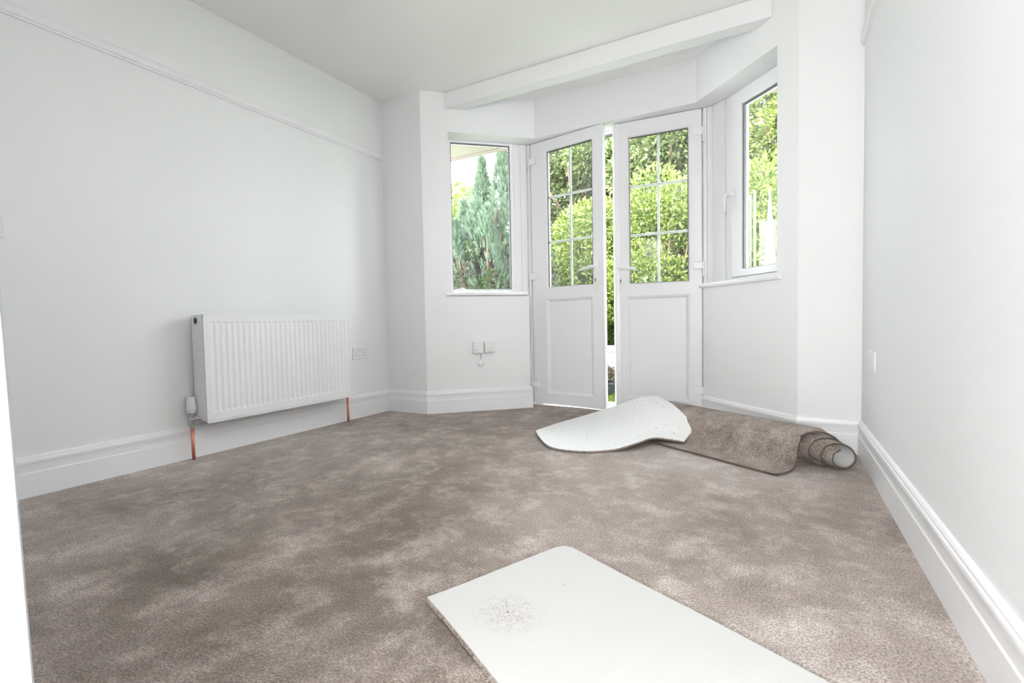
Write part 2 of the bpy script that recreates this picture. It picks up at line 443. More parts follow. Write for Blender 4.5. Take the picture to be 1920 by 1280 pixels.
sweep(['baseboard_left', 'baseboard_back_left', 'baseboard_bay_left', 'baseboard_bay_left_return'],
      [(XL, YF), (XL, YB), tuple(A), tuple(LP(0.81)), tuple(LP(0.81, .13))], SK, 0.0, M['gloss'],
      ['white moulded skirting board under the radiator', 'short white skirting board in the left back corner', 'white skirting board below the left window', 'tiny skirting return beside the left door frame'], 'skirting board')
sweep(['baseboard_bay_right', 'baseboard_back_right', 'baseboard_right'],
      [tuple(RP(0.755)), tuple(D), (XR, YB), (XR, 0.0)], SK, 0.0, M['gloss'],
      ['white skirting board behind the carpet roll', 'short white skirting board behind the open end of the roll', 'long white moulded skirting board along the right wall'], 'skirting board')
sweep(['trim_2'], [(XL, YF), (XL, YB)], RAIL, 1.950, M['gloss'], ['white picture rail high on the radiator wall'], 'picture rail')
sweep(['trim_3'], [(XR, YB - .005), (XR, 0.0)], RAIL, 1.957, M['gloss'], ['white picture rail high on the right wall'], 'picture rail')

# ------------------------------------------------------------------ windows: built in a local frame (x along, y inward to the room = -y, z up)
def frame4(name, x0, x1, z0, z1, w, y0, y1, mat, parent, bevel=0.003):
    """rectangular ring; w = (left, right, bottom, top) widths"""
    l, r, b, t = w
    o4 = [(x0, z0), (x1, z0), (x1, z1), (x0, z1)]; i4 = [(x0 + l, z0 + b), (x1 - r, z0 + b), (x1 - r, z1 - t), (x0 + l, z1 - t)]
    vs = [(x, y0, z) for x, z in o4] + [(x, y0, z) for x, z in i4] + [(x, y1, z) for x, z in o4] + [(x, y1, z) for x, z in i4]
    fs = []
    for k in range(4):
        n = (k + 1) % 4
        fs += [(k, n, 4 + n, 4 + k), (8 + k, 8 + n, 12 + n, 12 + k), (k, n, 8 + n, 8 + k), (4 + k, 4 + n, 12 + n, 12 + k)]
    return MB().add(vs, fs).build(name, mat, parent, bevel=bevel)

def bead4(name, x0, x1, z0, z1, wd, y0, y1, mat, parent, tilt=0.6):
    """chamfered bead round an opening: front edge (y0) at the rectangle, back edge (y1) inside it"""
    o4 = [(x0, z0), (x1, z0), (x1, z1), (x0, z1)]
    m4 = [(x0 + wd * tilt, z0 + wd * tilt), (x1 - wd * tilt, z0 + wd * tilt), (x1 - wd * tilt, z1 - wd * tilt), (x0 + wd * tilt, z1 - wd * tilt)]
    i4 = [(x0 + wd, z0 + wd), (x1 - wd, z0 + wd), (x1 - wd, z1 - wd), (x0 + wd, z1 - wd)]
    ym = y0 + (y1 - y0) * 0.3
    vs = [(x, y0, z) for x, z in o4] + [(x, ym, z) for x, z in m4] + [(x, y1, z) for x, z in i4] + [(x, y1, z) for x, z in o4]
    fs = []
    for k in range(4):
        n = (k + 1) % 4
        fs += [(k, n, 4 + n, 4 + k), (4 + k, 4 + n, 8 + n, 8 + k), (8 + k, 8 + n, 12 + n, 12 + k), (12 + k, 12 + n, n, k)]
    return MB().add(vs, fs).build(name, mat, parent)

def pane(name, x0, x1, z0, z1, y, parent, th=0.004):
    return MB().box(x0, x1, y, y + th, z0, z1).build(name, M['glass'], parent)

def sill(parent, x0, x1, depth, z1, th=0.030, name='window_sill', nose=0.022, end=0.03):
    prof = [(-nose, z1 - th * .5), (-nose + .004, z1 - th * .12), (-nose + .012, z1), (depth, z1), (depth, z1 - th), (-nose + .012, z1 - th), (-nose + .004, z1 - th * .88)]
    return MB().loft([[(x0, y, z) for y, z in prof], [(x1, y, z) for y, z in prof]]).build(name, M['gloss'], parent, bevel=0.002)

# left window: local x = distance along the left bay wall, local y = outward, origin at A
w1 = empty('window_1', (A.x, A.y, 0), math.atan2(TL.y, TL.x))
tag(w1, 'fixed white window in the left bay wall, conifer behind it', 'window', kind='structure')
gx0, gx1, gz0, gz1 = 0.238, 0.708, 0.952, 2.094
frame4('window_frame', 0.212, 0.742, 0.905, ZL - .001, (0.022, 0.030, 0.043, 0.016), DW, DW + .06, M['pvc'], w1)
frame4('gasket', gx0 - .004, gx1 + .004, gz0 - .004, gz1 + .004, (.006, .007, .005, .008), DW + .012, DW + .030, M['gasket'], w1, bevel=0)
pane('pane', gx0 - .004, gx1 + .004, gz0 - .004, gz1 + .004, DW + .031, w1)
sill(w1, 0.157, 0.800, 0.17, 0.918, end=.02)
# right window: local x runs from the doors' end to D, local y = outward
w2 = empty('window_2', (CC.x, CC.y, 0), math.atan2(-TR.y, -TR.x))
tag(w2, 'white opening casement window in the right bay wall', 'window', kind='structure')
LRW = (CC - D).length
def rx(s): return LRW - s
frame4('window_frame', rx(0.738), rx(0.118), 0.915, ZL - .001, (0.060, 0.05, 0.027, 0.030), DW + .012, DW + .075, M['pvc'], w2)
frame4('sash', rx(0.676), rx(0.170), 0.944, 2.080, (0.094, 0.094, 0.046, 0.066), DW, DW + .06, M['pvc'], w2, bevel=0.004)
frame4('gasket', rx(0.584), rx(0.262), 0.988, 2.016, (.012, .006, .005, .009), DW + .012, DW + .030, M['gasket'], w2, bevel=0)
pane('pane', rx(0.586), rx(0.260), 0.986, 2.018, DW + .031, w2)
sill(w2, rx(0.772), rx(0.103), 0.165, 0.911, end=.03)
# its handle: base plate on the stile and a lever that hangs down
h = MB(); hx = rx(0.655)
h.box(hx - .011, hx + .011, DW - .010, DW, 1.42, 1.50); h.lathe([(.011, 0), (.011, -.020), (.009, -.030)], (hx, DW - .008, 1.475), 'y', 14)
hb = h.build('handle_base', M['pvc'], w2, bevel=.003)
MB().tube([(hx, DW - .036, 1.478), (hx - .012, DW - .042, 1.474), (hx - .022, DW - .046, 1.455), (hx - .024, DW - .046, 1.42), (hx - .024, DW - .045, 1.36)], [.010, .011, .0105, .009, .007], 12).build('handle_lever', M['pvc'], hb, smooth=True)

# ------------------------------------------------------------------ door frame, corner posts, threshold
sA = 0.742
crn_l = Vector((-1.803, YD)); crn_r = Vector((-0.380, YD))
p1 = MB()
p1.prism([tuple(LP(sA, DW)), tuple(LP(0.79, DW)), tuple(LP(0.79, DW + .006)), tuple(LP(0.80, DW + .006)), tuple(LP(0.80, DW)), tuple(LP(0.845, DW - .0)), (crn_l.x, YD + .0), (crn_l.x, YD + .08), tuple(LP(sA, DW + .09))], 0.0, ZL - .002)
tag(p1.build('trim_4', M['pvc'], bevel=.002), 'white ribbed corner post between left window and left door', 'post', kind='structure')
p2 = MB()
q0 = RP(0.740, DW)
p2.prism([(-0.432, YD + .012), (-0.412, YD + .012), (-0.412, YD + .003), (-0.401, YD + .003), (-0.401, YD + .010), (-0.392, YD + .010), (-0.392, YD), tuple(RP(0.815, DW - .005)), tuple(q0), tuple(RP(0.740, DW + .09)), (-0.432, YD + .10)], 0.0, ZL - .002)
tag(p2.build('trim_5', M['pvc'], bevel=.002), 'white ribbed corner post between right door and right window', 'post', kind='structure')
df = MB()
df.box(-1.802, -1.777, YD + .004, YD + .08, 0.0, ZL - .002)
df.box(-0.457, -0.433, YD + .004, YD + .08, 0.0, ZL - .002)
df.box(-1.777, -1.735, YD + .066, YD + .10, 0.0, ZL - .002)
df.box(-0.505, -0.457, YD + .062, YD + .10, 0.0, ZL - .002)
df.box(-1.777, -0.457, YD + .050, YD + .10, 2.085, ZL - .002)
tag(df.build('trim_6', M['pvc'], bevel=.002), 'white door frame surrounding the pair of french doors', 'door frame', kind='structure')
MB().box(-1.70, -0.54, YD + .056, YD + .064, 2.078, 2.0845).build('draught_seal', M['gasket'], bpy.data.objects['trim_6'])
MB().box(-1.70, -0.54, YD + .086, YD + .094, 2.078, 2.0845).build('draught_seal', M['gasket'], bpy.data.objects['trim_6'])
th_ = MB()
th_.prism([(-1.80, 3.575), (-0.435, 3.575), (-0.435, 3.95), (-1.80, 3.95)], -0.10, -0.004)
th_.box(-1.776, -0.458, YD + .045, YD + .09, -0.004, 0.010)
tag(th_.build('trim_7', M['pvc'], bevel=.003), 'white door threshold strip under the french doors', 'threshold', kind='structure')

# ------------------------------------------------------------------ french doors
def french_door(name, label, hinge, ang, side, width, gl, pn, hinges, lev):
    """local x runs from the hinge to the free edge, local y outward, front face at y = 0"""
    rz = math.radians(ang) if side > 0 else PI - math.radians(ang)
    root = empty(name, (hinge[0], hinge[1], 0.0), (-math.radians(ang)) if side > 0 else 0.0)
    tag(root, label, 'door', kind='structure')
    if side < 0:
        root.rotation_euler = (0, 0, math.radians(ang))
    sx = side
    def X(a, b):    # ordered
        a, b = sx * a, sx * b
        return (min(a, b), max(a, b))
    zt, zb, T = 2.108, 0.017, 0.058
    g0, g1, gz0_, gz1_ = gl; p0, p1_, pz0, pz1 = pn
    m = MB()
    a0 = 0.004
    for (xa, xb, za, zb2) in ((a0, min(g0, p0), zb, zt), (max(g1, p1_), width, zb, zt), (min(g0, p0), max(g1, p1_), gz1_, zt), (min(g0, p0), max(g1, p1_), pz1, gz0_), (min(g0, p0), max(g1, p1_), zb, pz0)):
        x_, y_ = X(xa, xb); m.box(x_, y_, 0, T, za, zb2)
    for (xa, xb, za, zb2) in ((min(g0, p0), g0, gz0_, gz1_), (min(g0, p0), p0, pz0, pz1), (g1, max(g1, p1_), gz0_, gz1_), (p1_, max(g1, p1_), pz0, pz1)):
        if xb - xa > 1e-4:
            x_, y_ = X(xa, xb); m.box(x_, y_, 0, T, za, zb2)
    m.build('leaf_frame', M['pvc'], root)
    if sx < 0:   # rounded overlap moulding on the free edge
        a = MB()
        pr = [(-width, 0.0), (-width - .004, .004), (-width - .012, .018), (-width - .020, .034), (-width - .022, .060), (-width - .012, .066), (-width, .066)]
        a.loft([[(x, y, zb) for x, y in pr], [(x, y, zt) for x, y in pr]]).build('meeting_strip', M['pvc'], root)
        MB().loft([[(-width + .045, -.001, zb), (-width + .022, -.012, zb), (-width - .002, -.012, zb), (-width - .006, 0.004, zb), (-width + .03, .002, zb)],
                   [(-width + .045, -.001, zt), (-width + .022, -.012, zt), (-width - .002, -.012, zt), (-width - .006, 0.004, zt), (-width + .03, .002, zt)]]).build('overlap_cover', M['pvc'], root, bevel=.004)
    else:
        MB().box(width + .0005, width + .008, -.002, .020, zb, zt).build('meeting_strip', M['pvc'], root, bevel=.003)
    # upper opening: bead, gasket line, six panes between glazing bars
    gx = X(g0, g1)
    bd = bead4('glazing_bead', gx[0], gx[1], gz0_, gz1_, 0.012, -0.002, 0.014, M['pvc'], root)
    frame4('gasket', gx[0] + .010, gx[1] - .010, gz0_ + .010, gz1_ - .010, (.005, .005, .003, .006), 0.008, 0.024, M['gasket'], root, bevel=0)
    xi0, xi1, zi0, zi1 = gx[0] + .012, gx[1] - .012, gz0_ + .012, gz1_ - .012
    xm = (xi0 + xi1) / 2; bw = 0.017
    hz = [zi0 + (zi1 - zi0) * k / 3 for k in (1, 2)]
    rbox('glazing_bar', xm - bw / 2, xm + bw / 2, .0275, .0345, zi0, zi1, M['pvc'], root, bevel=.001, seg=1)
    for z in hz:
        rbox('glazing_bar', xi0, xi1, .0273, .0343, z - bw / 2, z + bw / 2, M['pvc'], root, bevel=.001, seg=1)
    zz = [zi0] + hz + [zi1]
    for (xa, xb) in ((xi0, xm), (xm, xi1)):
        for k in range(3):
            pane('pane', xa, xb, zz[k], zz[k + 1], .0225, root)
    # lower panel in a stepped moulding
    px_ = X(p0, p1_)
    bead4('panel_moulding', px_[0], px_[1], pz0, pz1, 0.026, -0.004, 0.016, M['pvc'], root, tilt=.5)
    rbox('panel', px_[0] + .024, px_[1] - .024, .012, .030, pz0 + .024, pz1 - .024, M['pvc'], root, bevel=0)
    # lever handle on its plate
    hx, hz_, keyz, pz0_, pz1_ = lev
    hx *= sx
    pl = rbox('handle_plate', hx - .014, hx + .014, -.010, .001, pz0_, pz1_, M['pvc'], root, bevel=.005)
    l = MB(); l.lathe([(.011, 0), (.011, -.028), (.009, -.032)], (hx, -.008, hz_), 'y', 14)
    l.tube([(hx + sx * .010, -.040, hz_ + .001), (hx - sx * .010, -.043, hz_ + .001), (hx - sx * .04, -.046, hz_ - .002), (hx - sx * .08, -.046, hz_ - .010), (hx - sx * .120, -.044, hz_ - .018)], [.010, .0125, .0115, .0105, .0085], 12)
    l.build('handle_lever', M['pvc'], pl, smooth=True)
    k = MB(); k.lathe([(.0055, 0), (.0055, -.0035)], (hx, -.0088, keyz + .006), 'y', 12); k.box(hx - .0027, hx + .0027, -.0125, -.0095, keyz - .016, keyz + .004)
    tag(k.build('keyhole', M['gasket'], pl), 'dark keyhole')
    for zc in hinges:
        hg = rbox('hinge', *X(-.004, .060), -.018, .001, zc - .024, zc + .028, M['pvc'], root, bevel=.004)
        MB().lathe([(.0075, -.075), (.0085, -.073), (.0085, .026), (.007, .028)], (sx * -.008, -.010, zc), 'z', 14).build('hinge_barrel', M['pvc'], hg, smooth=False)
    return root

french_door('door_1', 'left white half-glazed french door, slightly open into the room', (-1.772, YD), 10.0, 1, 0.645,
            (0.148, 0.572, 0.944, 2.030), (0.140, 0.562, 0.103, 0.862), [1.965, 1.045, 0.165], (0.590, 1.078, 0.982, 0.912, 1.112))
french_door('door_2', 'right white half-glazed french door, almost closed, beside right window', (-0.462, YD), 4.0, -1, 0.602,
            (0.082, 0.508, 0.936, 2.008), (0.086, 0.524, 0.098, 0.855), [1.955, 1.045, 0.180], (0.563, 1.062, 0.966, 0.905, 1.100))

# ------------------------------------------------------------------ radiator
def radiator():
    y0, y1, z0, z1 = 1.412, 2.390, 0.190, 0.752
    xf = XL + 0.140; xb = XL + 0.042
    root = empty('radiator', (XL + .09, (y0 + y1) / 2, z0))
    tag(root, 'white ribbed panel radiator with copper pipes on the left wall', 'radiator')
    root_inv = Vector(root.location)
    def P(o):
        o.parent = root; o.matrix_parent_inverse = Matrix.Translation(-root_inv); return o
    n = 29; per = 8
    ys = [y0, y0 + .004, y0 + .018]; 
    ya, yb2 = y0 + .030, y1 - .020
    prof = []
    for i in range(n):
        for k in range(per):
            t = k / per
            prof.append((ya + (yb2 - ya) * (i + t) / n, (0.0, .12, .6, 1.0, 1.0, 1.0, .6, .12)[k]))
    prof.append((yb2, 0.0))
    Ys = [(y0 + .003, 0.0)] + prof + [(y1 - .003, 0.0)]
    Zs = [z0 + .0125, z0 + .030, z0 + .052, z0 + .059, z0 + .072, z1 - .056, z1 - .0425, z1 - .039, z1 - .004]
    amp = [0, 0, 0, 1, 1, 1, 1, 0, 0]
    vs = []; fs = []
    m = len(Ys)
    for zi, z in enumerate(Zs):
        for y, a in Ys:
            vs.append((xf - .0036 * a * amp[zi], y, z))
    for i in range(len(Zs) - 1):
        for j in range(m - 1):
            fs.append((i * m + j, i * m + j + 1, (i + 1) * m + j + 1, (i + 1) * m + j))
    mbf = MB().add(vs, fs)
    # folded edge all round
    mbf.box(xf - .012, xf - .0002, y0, y0 + .0035, z0, z1); mbf.box(xf - .012, xf - .0002, y1 - .0035, y1, z0, z1)
    mbf.box(xf - .012, xf - .0002, y0, y1, z1 - .0045, z1); mbf.box(xf - .012, xf - .0002, y0, y1, z0, z0 + .0045)
    mbf.box(xf - .006, xf - .004, y0 + .001, y1 - .001, z0 + .001, z0 + .0130)
    mbf.box(xf - .006, xf + .0012, y0 + .001, y1 - .001, z0, z0 + .0085)
    P(mbf.build('front_panel', M['rad'], smooth=False))
    P(rbox('rear_panel', xb, xb + .012, y0 + .005, y1 - .005, z0 + .004, z1 - .006, M['rad'], bevel=.004))
    fins = MB()
    for i in range(46):
        y = y0 + .05 + i * (y1 - y0 - .1) / 45
        fins.box(xb + .013, xf - .014, y - .0008, y + .0008, z0 + .045, z1 - .05)
    P(tag(fins.build('convector_fins', M['rad']), kind='stuff'))
    for nm, a, b in (('end_panel', y0 - .003, y0 - .001), ('end_panel', y1 + .001, y1 + .003)):
        P(rbox(nm, xb - .004, xf - .006, a, b, z0 + .012, z1 - .002, M['rad'], bevel=.0008, seg=1))
    gr = MB()
    for k in range(5):
        x = xb + .006 + k * .0215; gr.box(x, x + .004, y0 + .004, y1 - .004, z1 - .004, z1 - .001)
    for k in range(40):
        y = y0 + .01 + k * (y1 - y0 - .02) / 39; gr.box(xb + .004, xf - .014, y, y + .005, z1 - .0045, z1 - .0015)
    P(gr.build('top_grille', M['rad']))
    bpm = (MB().prism([(xf - .062 + .011 * math.cos(q * .5236), 0.017 * math.sin(q * .5236)) for q in range(12)], 0, .004))
    bpm.v = [(x, y0 - .0035 - z, z1 - .032 + y) for x, y, z in bpm.v]
    bp = P(bpm.build('bleed_plug', M['black']))
    tag(bp, 'dark bleed plug')
    # thermostatic valve at the near end
    vx, vy = XL + .052, y0 - .030
    zv = z0 + .020
    v = MB()
    v.lathe([(.0085, -.045), (.0125, -.044), (.0125, -.022), (.0095, -.020), (.0095, .018), (.013, .019), (.013, .034)], (vx, vy, zv), 'z', 16)
    v.tube([(vx, vy, zv + .004), (vx + .022, vy + .004, zv + .004), (vx + .032, vy + .020, zv + .004), (vx + .034, vy + .040, zv + .004)], [.010, .010, .011, .011], 12)
    vb = P(v.build('valve_body', M['chrome'], smooth=False))
    hd = MB().lathe([(.017, .034), (.0215, .037), (.0225, .050), (.0215, .056), (.0215, .060), (.0225, .064), (.0185, .112), (.015, .117), (.004, .118)], (vx, vy, zv), 'z', 24)
    hd_o = hd.build('thermostat_head', M['plastic'], smooth=False); P(hd_o)
    mk = MB()
    for k in range(10):
        a = -2.4 + k * .5; mk.box(*[c for c in (vx + .0222 * math.cos(a) - .0015, vx + .0222 * math.cos(a) + .0015, vy + .0222 * math.sin(a) - .0015, vy + .0222 * math.sin(a) + .0015)], zv + .046, zv + .049)
    mo = mk.build('dial_marks', M['grey']); mo.parent = hd_o; mo.matrix_parent_inverse = hd_o.matrix_parent_inverse.copy()
    mo.matrix_parent_inverse = Matrix.Identity(4)
    cp = P(MB().tube([(vx, vy, zv - .040), (vx + .0005, vy + .001, -.004)], .0078, 14).build('copper_pipe', M['copper'], smooth=True))
    tag(cp, 'bare copper feed pipe')
    # lockshield at the far end
    ly = y1 + .020; lz = z0 + .020
    s = MB()
    s.lathe([(.009, -.020), (.0115, -.019), (.0115, .004), (.009, .006), (.009, .020), (.007, .024)], (vx + .008, ly, lz), 'z', 14)
    s.tube([(vx + .008, ly, lz - .006), (vx + .010, ly - .016, lz - .006), (vx + .012, ly - .026, lz - .006)], .009, 10)
    P(s.build('lockshield_valve', M['chrome']))
    P(MB().lathe([(.009, .024), (.0105, .026), (.0095, .060), (.004, .062)], (vx + .008, ly, lz), 'z', 14).build('lockshield_cap', M['grey']))
    c2 = P(MB().tube([(vx + .008, ly, lz - .018), (vx + .008, ly, .06), (vx - .002, ly + .008, -.004)], .0078, 14).build('copper_pipe', M['copper'], smooth=True))
    tag(c2, 'bare copper return pipe')
radiator()

# ------------------------------------------------------------------ electrical fittings (local: x along the wall, y into the wall, z up)
def double_socket(name, label, loc, rz):
    t = empty(name, loc, rz)
    tag(t, label, 'socket')
    rbox('back_plate', -.073, .073, -.009, -.0003, -.043, .043, M['plastic'], t, bevel=.003)
    for s in (-1, 1):
        cx = s * .037
        hl = MB().box(cx - .0026, cx + .0026, -.0098, -.0088, .004 - .004, .004 + .007)
        for dx in (-.011, .011): hl.box(cx + dx - .004, cx + dx + .004, -.0098, -.0088, -.016, -.0115)
        tag(hl.build('pin_holes', M['grey'], t), 'grey pin holes')
        rbox('rocker', s * .012 - .0065, s * .012 + .0065, -.0118, -.0085, .013, .033, M['plastic'], t, bevel=.002)
        MB().box(s * .012 - .004, s * .012 + .004, -.0124, -.0117, .028, .030).build('red_mark', paint('socket_mark', (.5, .3, .3), .5), t)
    return t
double_socket('double_socket', 'white double socket on the left wall just right of the radiator', (XL, 2.591, 0.472), math.radians(90))
t = empty('blanking_plate', (XR, 2.545, 0.487), math.radians(-90))
tag(t, 'white blanking plate low on the right wall, seen almost edge-on', 'plate')
rbox('back_plate', -.073, .073, -.009, -.0003, -.043, .043, M['plastic'], t, bevel=.003)
rbox('raised_panel', -.060, .060, -.0115, -.0085, -.033, .033, M['plastic'], t, bevel=.002)

t = empty('light_switch', (XL, 0.695, 1.100), math.radians(90))
tag(t, 'white light switch on the left wall, cut off by the left picture edge', 'switch')
rbox('back_plate', -.043, .043, -.009, -.0003, -.043, .043, M['plastic'], t, bevel=.003)
rbox('rocker', .008, .030, -.013, -.0085, -.014, .014, M['plastic'], t, bevel=.002)

rzl = math.atan2(TL.y, TL.x)
p = LP(0.392); t = empty('pull_cord_switch', (p.x, p.y, 0.489), rzl)
tag(t, 'square white pull-cord switch box under the left window, cord hanging below it', 'switch')
rbox('box', -.040, .040, -.034, -.0003, -.045, .045, M['plastic'], t, bevel=.004)
rbox('face_plate', -.036, .036, -.0375, -.0335, -.041, .041, M['plastic'], t, bevel=.002)
MB().box(-.028, -.006, -.0385, -.037, -.020, -.014).build('printed_label', M['grey'], t)
MB().box(-.030, -.016, -.0382, -.037, .010, .012).build('printed_label', M['grey'], t)
MB().box(-.030, .012, -.0382, -.037, -.034, -.032).build('printed_label', M['grey'], t)
MB().tube([(.020, -.026, -.044), (.020, -.026, -.050), (.0195, -.026, -.090)], [.004, .0022, .0018], 8).build('cord', M['gasket'], t)
MB().lathe([(.0015, .035), (.004, .032), (.0055, .024), (.013, .016), (.0185, .004), (.0195, -.006), (.016, -.016), (.008, -.0215), (.001, -.0225)], (.0195, -.026, -.121), 'z', 20).build('cord_pull', M['plastic'], t, smooth=True)

p = LP(0.482); t = empty('fused_spur', (p.x, p.y, 0.490), rzl)
tag(t, 'square white fused spur box under left window, right of the pull-cord switch', 'spur')
rbox('box', -.039, .039, -.030, -.0003, -.041, .043, M['plastic'], t, bevel=.004)
rbox('face_plate', -.030, .036, -.0325, -.0295, -.034, .022, M['plastic'], t, bevel=.0015)
MB().box(-.024, -.004, -.0335, -.032, -.028, -.025).build('printed_label', M['grey'], t)
MB().box(.008, .022, -.0335, -.032, -.028, -.025).build('printed_label', M['grey'], t)
rbox('rocker', .002, .018, -.0355, -.032, -.012, .010, M['plastic'], t, bevel=.002)

# crumpled film along the left window sill
cv = []; cf = []
nx, ny = 26, 5
for i in range(nx):
    x = 0.222 + i * (0.452 / (nx - 1))
    hmp = 0.026 * math.exp(-((x - .30) / .045) ** 2)
    for j in range(ny):
        q = j / (ny - 1)
        z = 0.9195 + (0.010 + hmp) * math.sin(q * PI * .9) + rng.uniform(-.002, .003) * (1 if 0 < j else 0.3) + .004 * math.sin(x * 70) * (q > .2)
        cv.append((x, 0.085 + q * .055 + rng.uniform(-.003, .003), max(z, 0.9193)))
for i in range(nx - 1):
    for j in range(ny - 1):
        a = i * ny + j; cf.append((a, a + 1, a + ny + 1, a + ny))
fo = MB().add(cv, cf).build('film_strip', M['scrap'])
fo.location = (A.x, A.y, 0); fo.rotation_euler = (0, 0, rzl)
sm = fo.modifiers.new('thick', 'SOLIDIFY'); sm.thickness = .0012; sm.offset = 1
tag(fo, 'crumpled white plastic film strip lying along the left window sill', 'film')

# ------------------------------------------------------------------ carpet roll
AX = Vector((0.841, -0.541)); PD = Vector((-0.541, -0.841)); TIP = Vector((0.268, 2.565))
FLAP = [(0.1675, 0.1493), (0.188, 0.118), (0.199, 0.080), (0.208, 0.046), (0.226, 0.0225), (0.265, 0.0125), (0.345, 0.0110)]
FLAP_PRE = (0.143, 0.166)
def carpet_roll():
    root = empty('carpet_roll', (TIP.x, TIP.y, 0))
    tag(root, 'telescoped roll of taupe carpet lying along the skirting in the right corner', 'carpet')
    TK, PIT = 0.0085, 0.0112
    th_end = math.radians(40); turns = 3.05
    S_LEFT = 1.16
    KA = [.126, .082, .0690, .0560]; KB = [.0875, .0665, .0580, .0495]; KC = [.071, .034, .033, .032]
    def lerp(A_, k):
        k = min(max(k, 0), 2.999); i = int(k); return A_[i] + (A_[i + 1] - A_[i]) * (k - i)
    def dp_dz(s):        # the loose tube sags towards its open end
        k = min(max((.110 - s) / .040, 0), 3.0)
        return -.010 * (1 - min(max(s / .1, 0), 1)), lerp(KB, k) + .0055
    # the curve of the sheet from the inner end to the flap, as a function t -> (mode)
    samples = []
    N1 = 190
    for i in range(N1 + 1):
        th = th_end + 2 * PI * turns * (1 - i / N1)
        k = (th - th_end) / (2 * PI)
        samples.append(('a', th, k, 0.110 - 0.0400 * min(k, 3.04)))
    # flap: smooth S from the front of the roll to the floor
    ctrl, pre = FLAP, FLAP_PRE
    def cr(p0, p1, p2, p3, t):
        return tuple(0.5 * (2 * p1[i] + (p2[i] - p0[i]) * t + (2 * p0[i] - 5 * p1[i] + 4 * p2[i] - p3[i]) * t * t + (3 * p1[i] - p0[i] - 3 * p2[i] + p3[i]) * t ** 3) for i in (0, 1))
    cc = [pre] + ctrl + [(0.41, 0.011)]
    for i in range(1, len(cc) - 2):
        for k in range(6):
            if i == 1 and k == 0: continue
            samples.append(('f', cr(cc[i - 1], cc[i], cc[i + 1], cc[i + 2], k / 6), None, 0.106))
    samples.append(('f', (0.345, 0.011), None, 0.118))
    ss = [0, .004, .015, .035, .06, .09, .12, .2, .3, .4, .5, .6, .7, .8, .86]
    top = []; mid = []; midb = []; bot = []
    for kd, a, b_, e in samples:
        rt_, rm, rk, rb = [], [], [], []
        wob = rng.uniform(-.0012, .0012)
        for j, f_ in enumerate(ss):
            s = e + wob * (j == 0) + (S_LEFT - e) * f_
            if kd == 'f' and a[0] > 0.30 and j == 0:
                s += 0.05 * ((a[0] - .30) / .045) ** 2          # rounded flap corner
            if kd == 'f' and f_ > .80: s = e + (0.93 - e) * f_ if a[0] > 0.2 else s
            if kd == 'a':
                # a squashed tube whose end is cut a little askew
                A_, B_, C_ = lerp(KA, b_), lerp(KB, b_), lerp(KC, b_)
                s += (1 - f_) ** 3 * ((.25 + .08 * b_) * A_ * math.cos(a) - .022 * max(0, 1 - b_))
                dpx, cz = dp_dz(s)
                def pt(q): return C_ + dpx + (A_ - q) * math.cos(a), cz + (B_ - q) * math.sin(a)
                P0, P1, P2 = pt(0), pt(TK), pt(TK + .0022)
            else:
                P0 = (a[0], a[1] + .0); 
                slack = .04 * max(0, (s - .11)) * max(0, (a[0] - .12) / .22)
                P0 = (P0[0] + slack, P0[1])
                nx_, nz_ = a_n[samples_i]
                P1 = (P0[0] - nx_ * TK, P0[1] - nz_ * TK); P2 = (P0[0] - nx_ * (TK + .0022), max(P0[1] - nz_ * (TK + .0022), .0004))
            inset = .006 * (j == 0); pin = .006 * (kd == 'f' and a[0] > .3449)
            for row, P_, ds in ((rt_, P0, 0), (rm, P1, 0), (rk, P1, inset), (rb, P2, inset)):
                w_ = -AX * (s + ds) + PD * (P_[0] - (pin if row is rk or row is rb else 0))
                row.append((w_.x, w_.y, max(P_[1], .0004)))
        samples_i_add()
        top.append(rt_); mid.append(rm); midb.append(rk); bot.append(rb)
    return root, top, mid, midb, bot

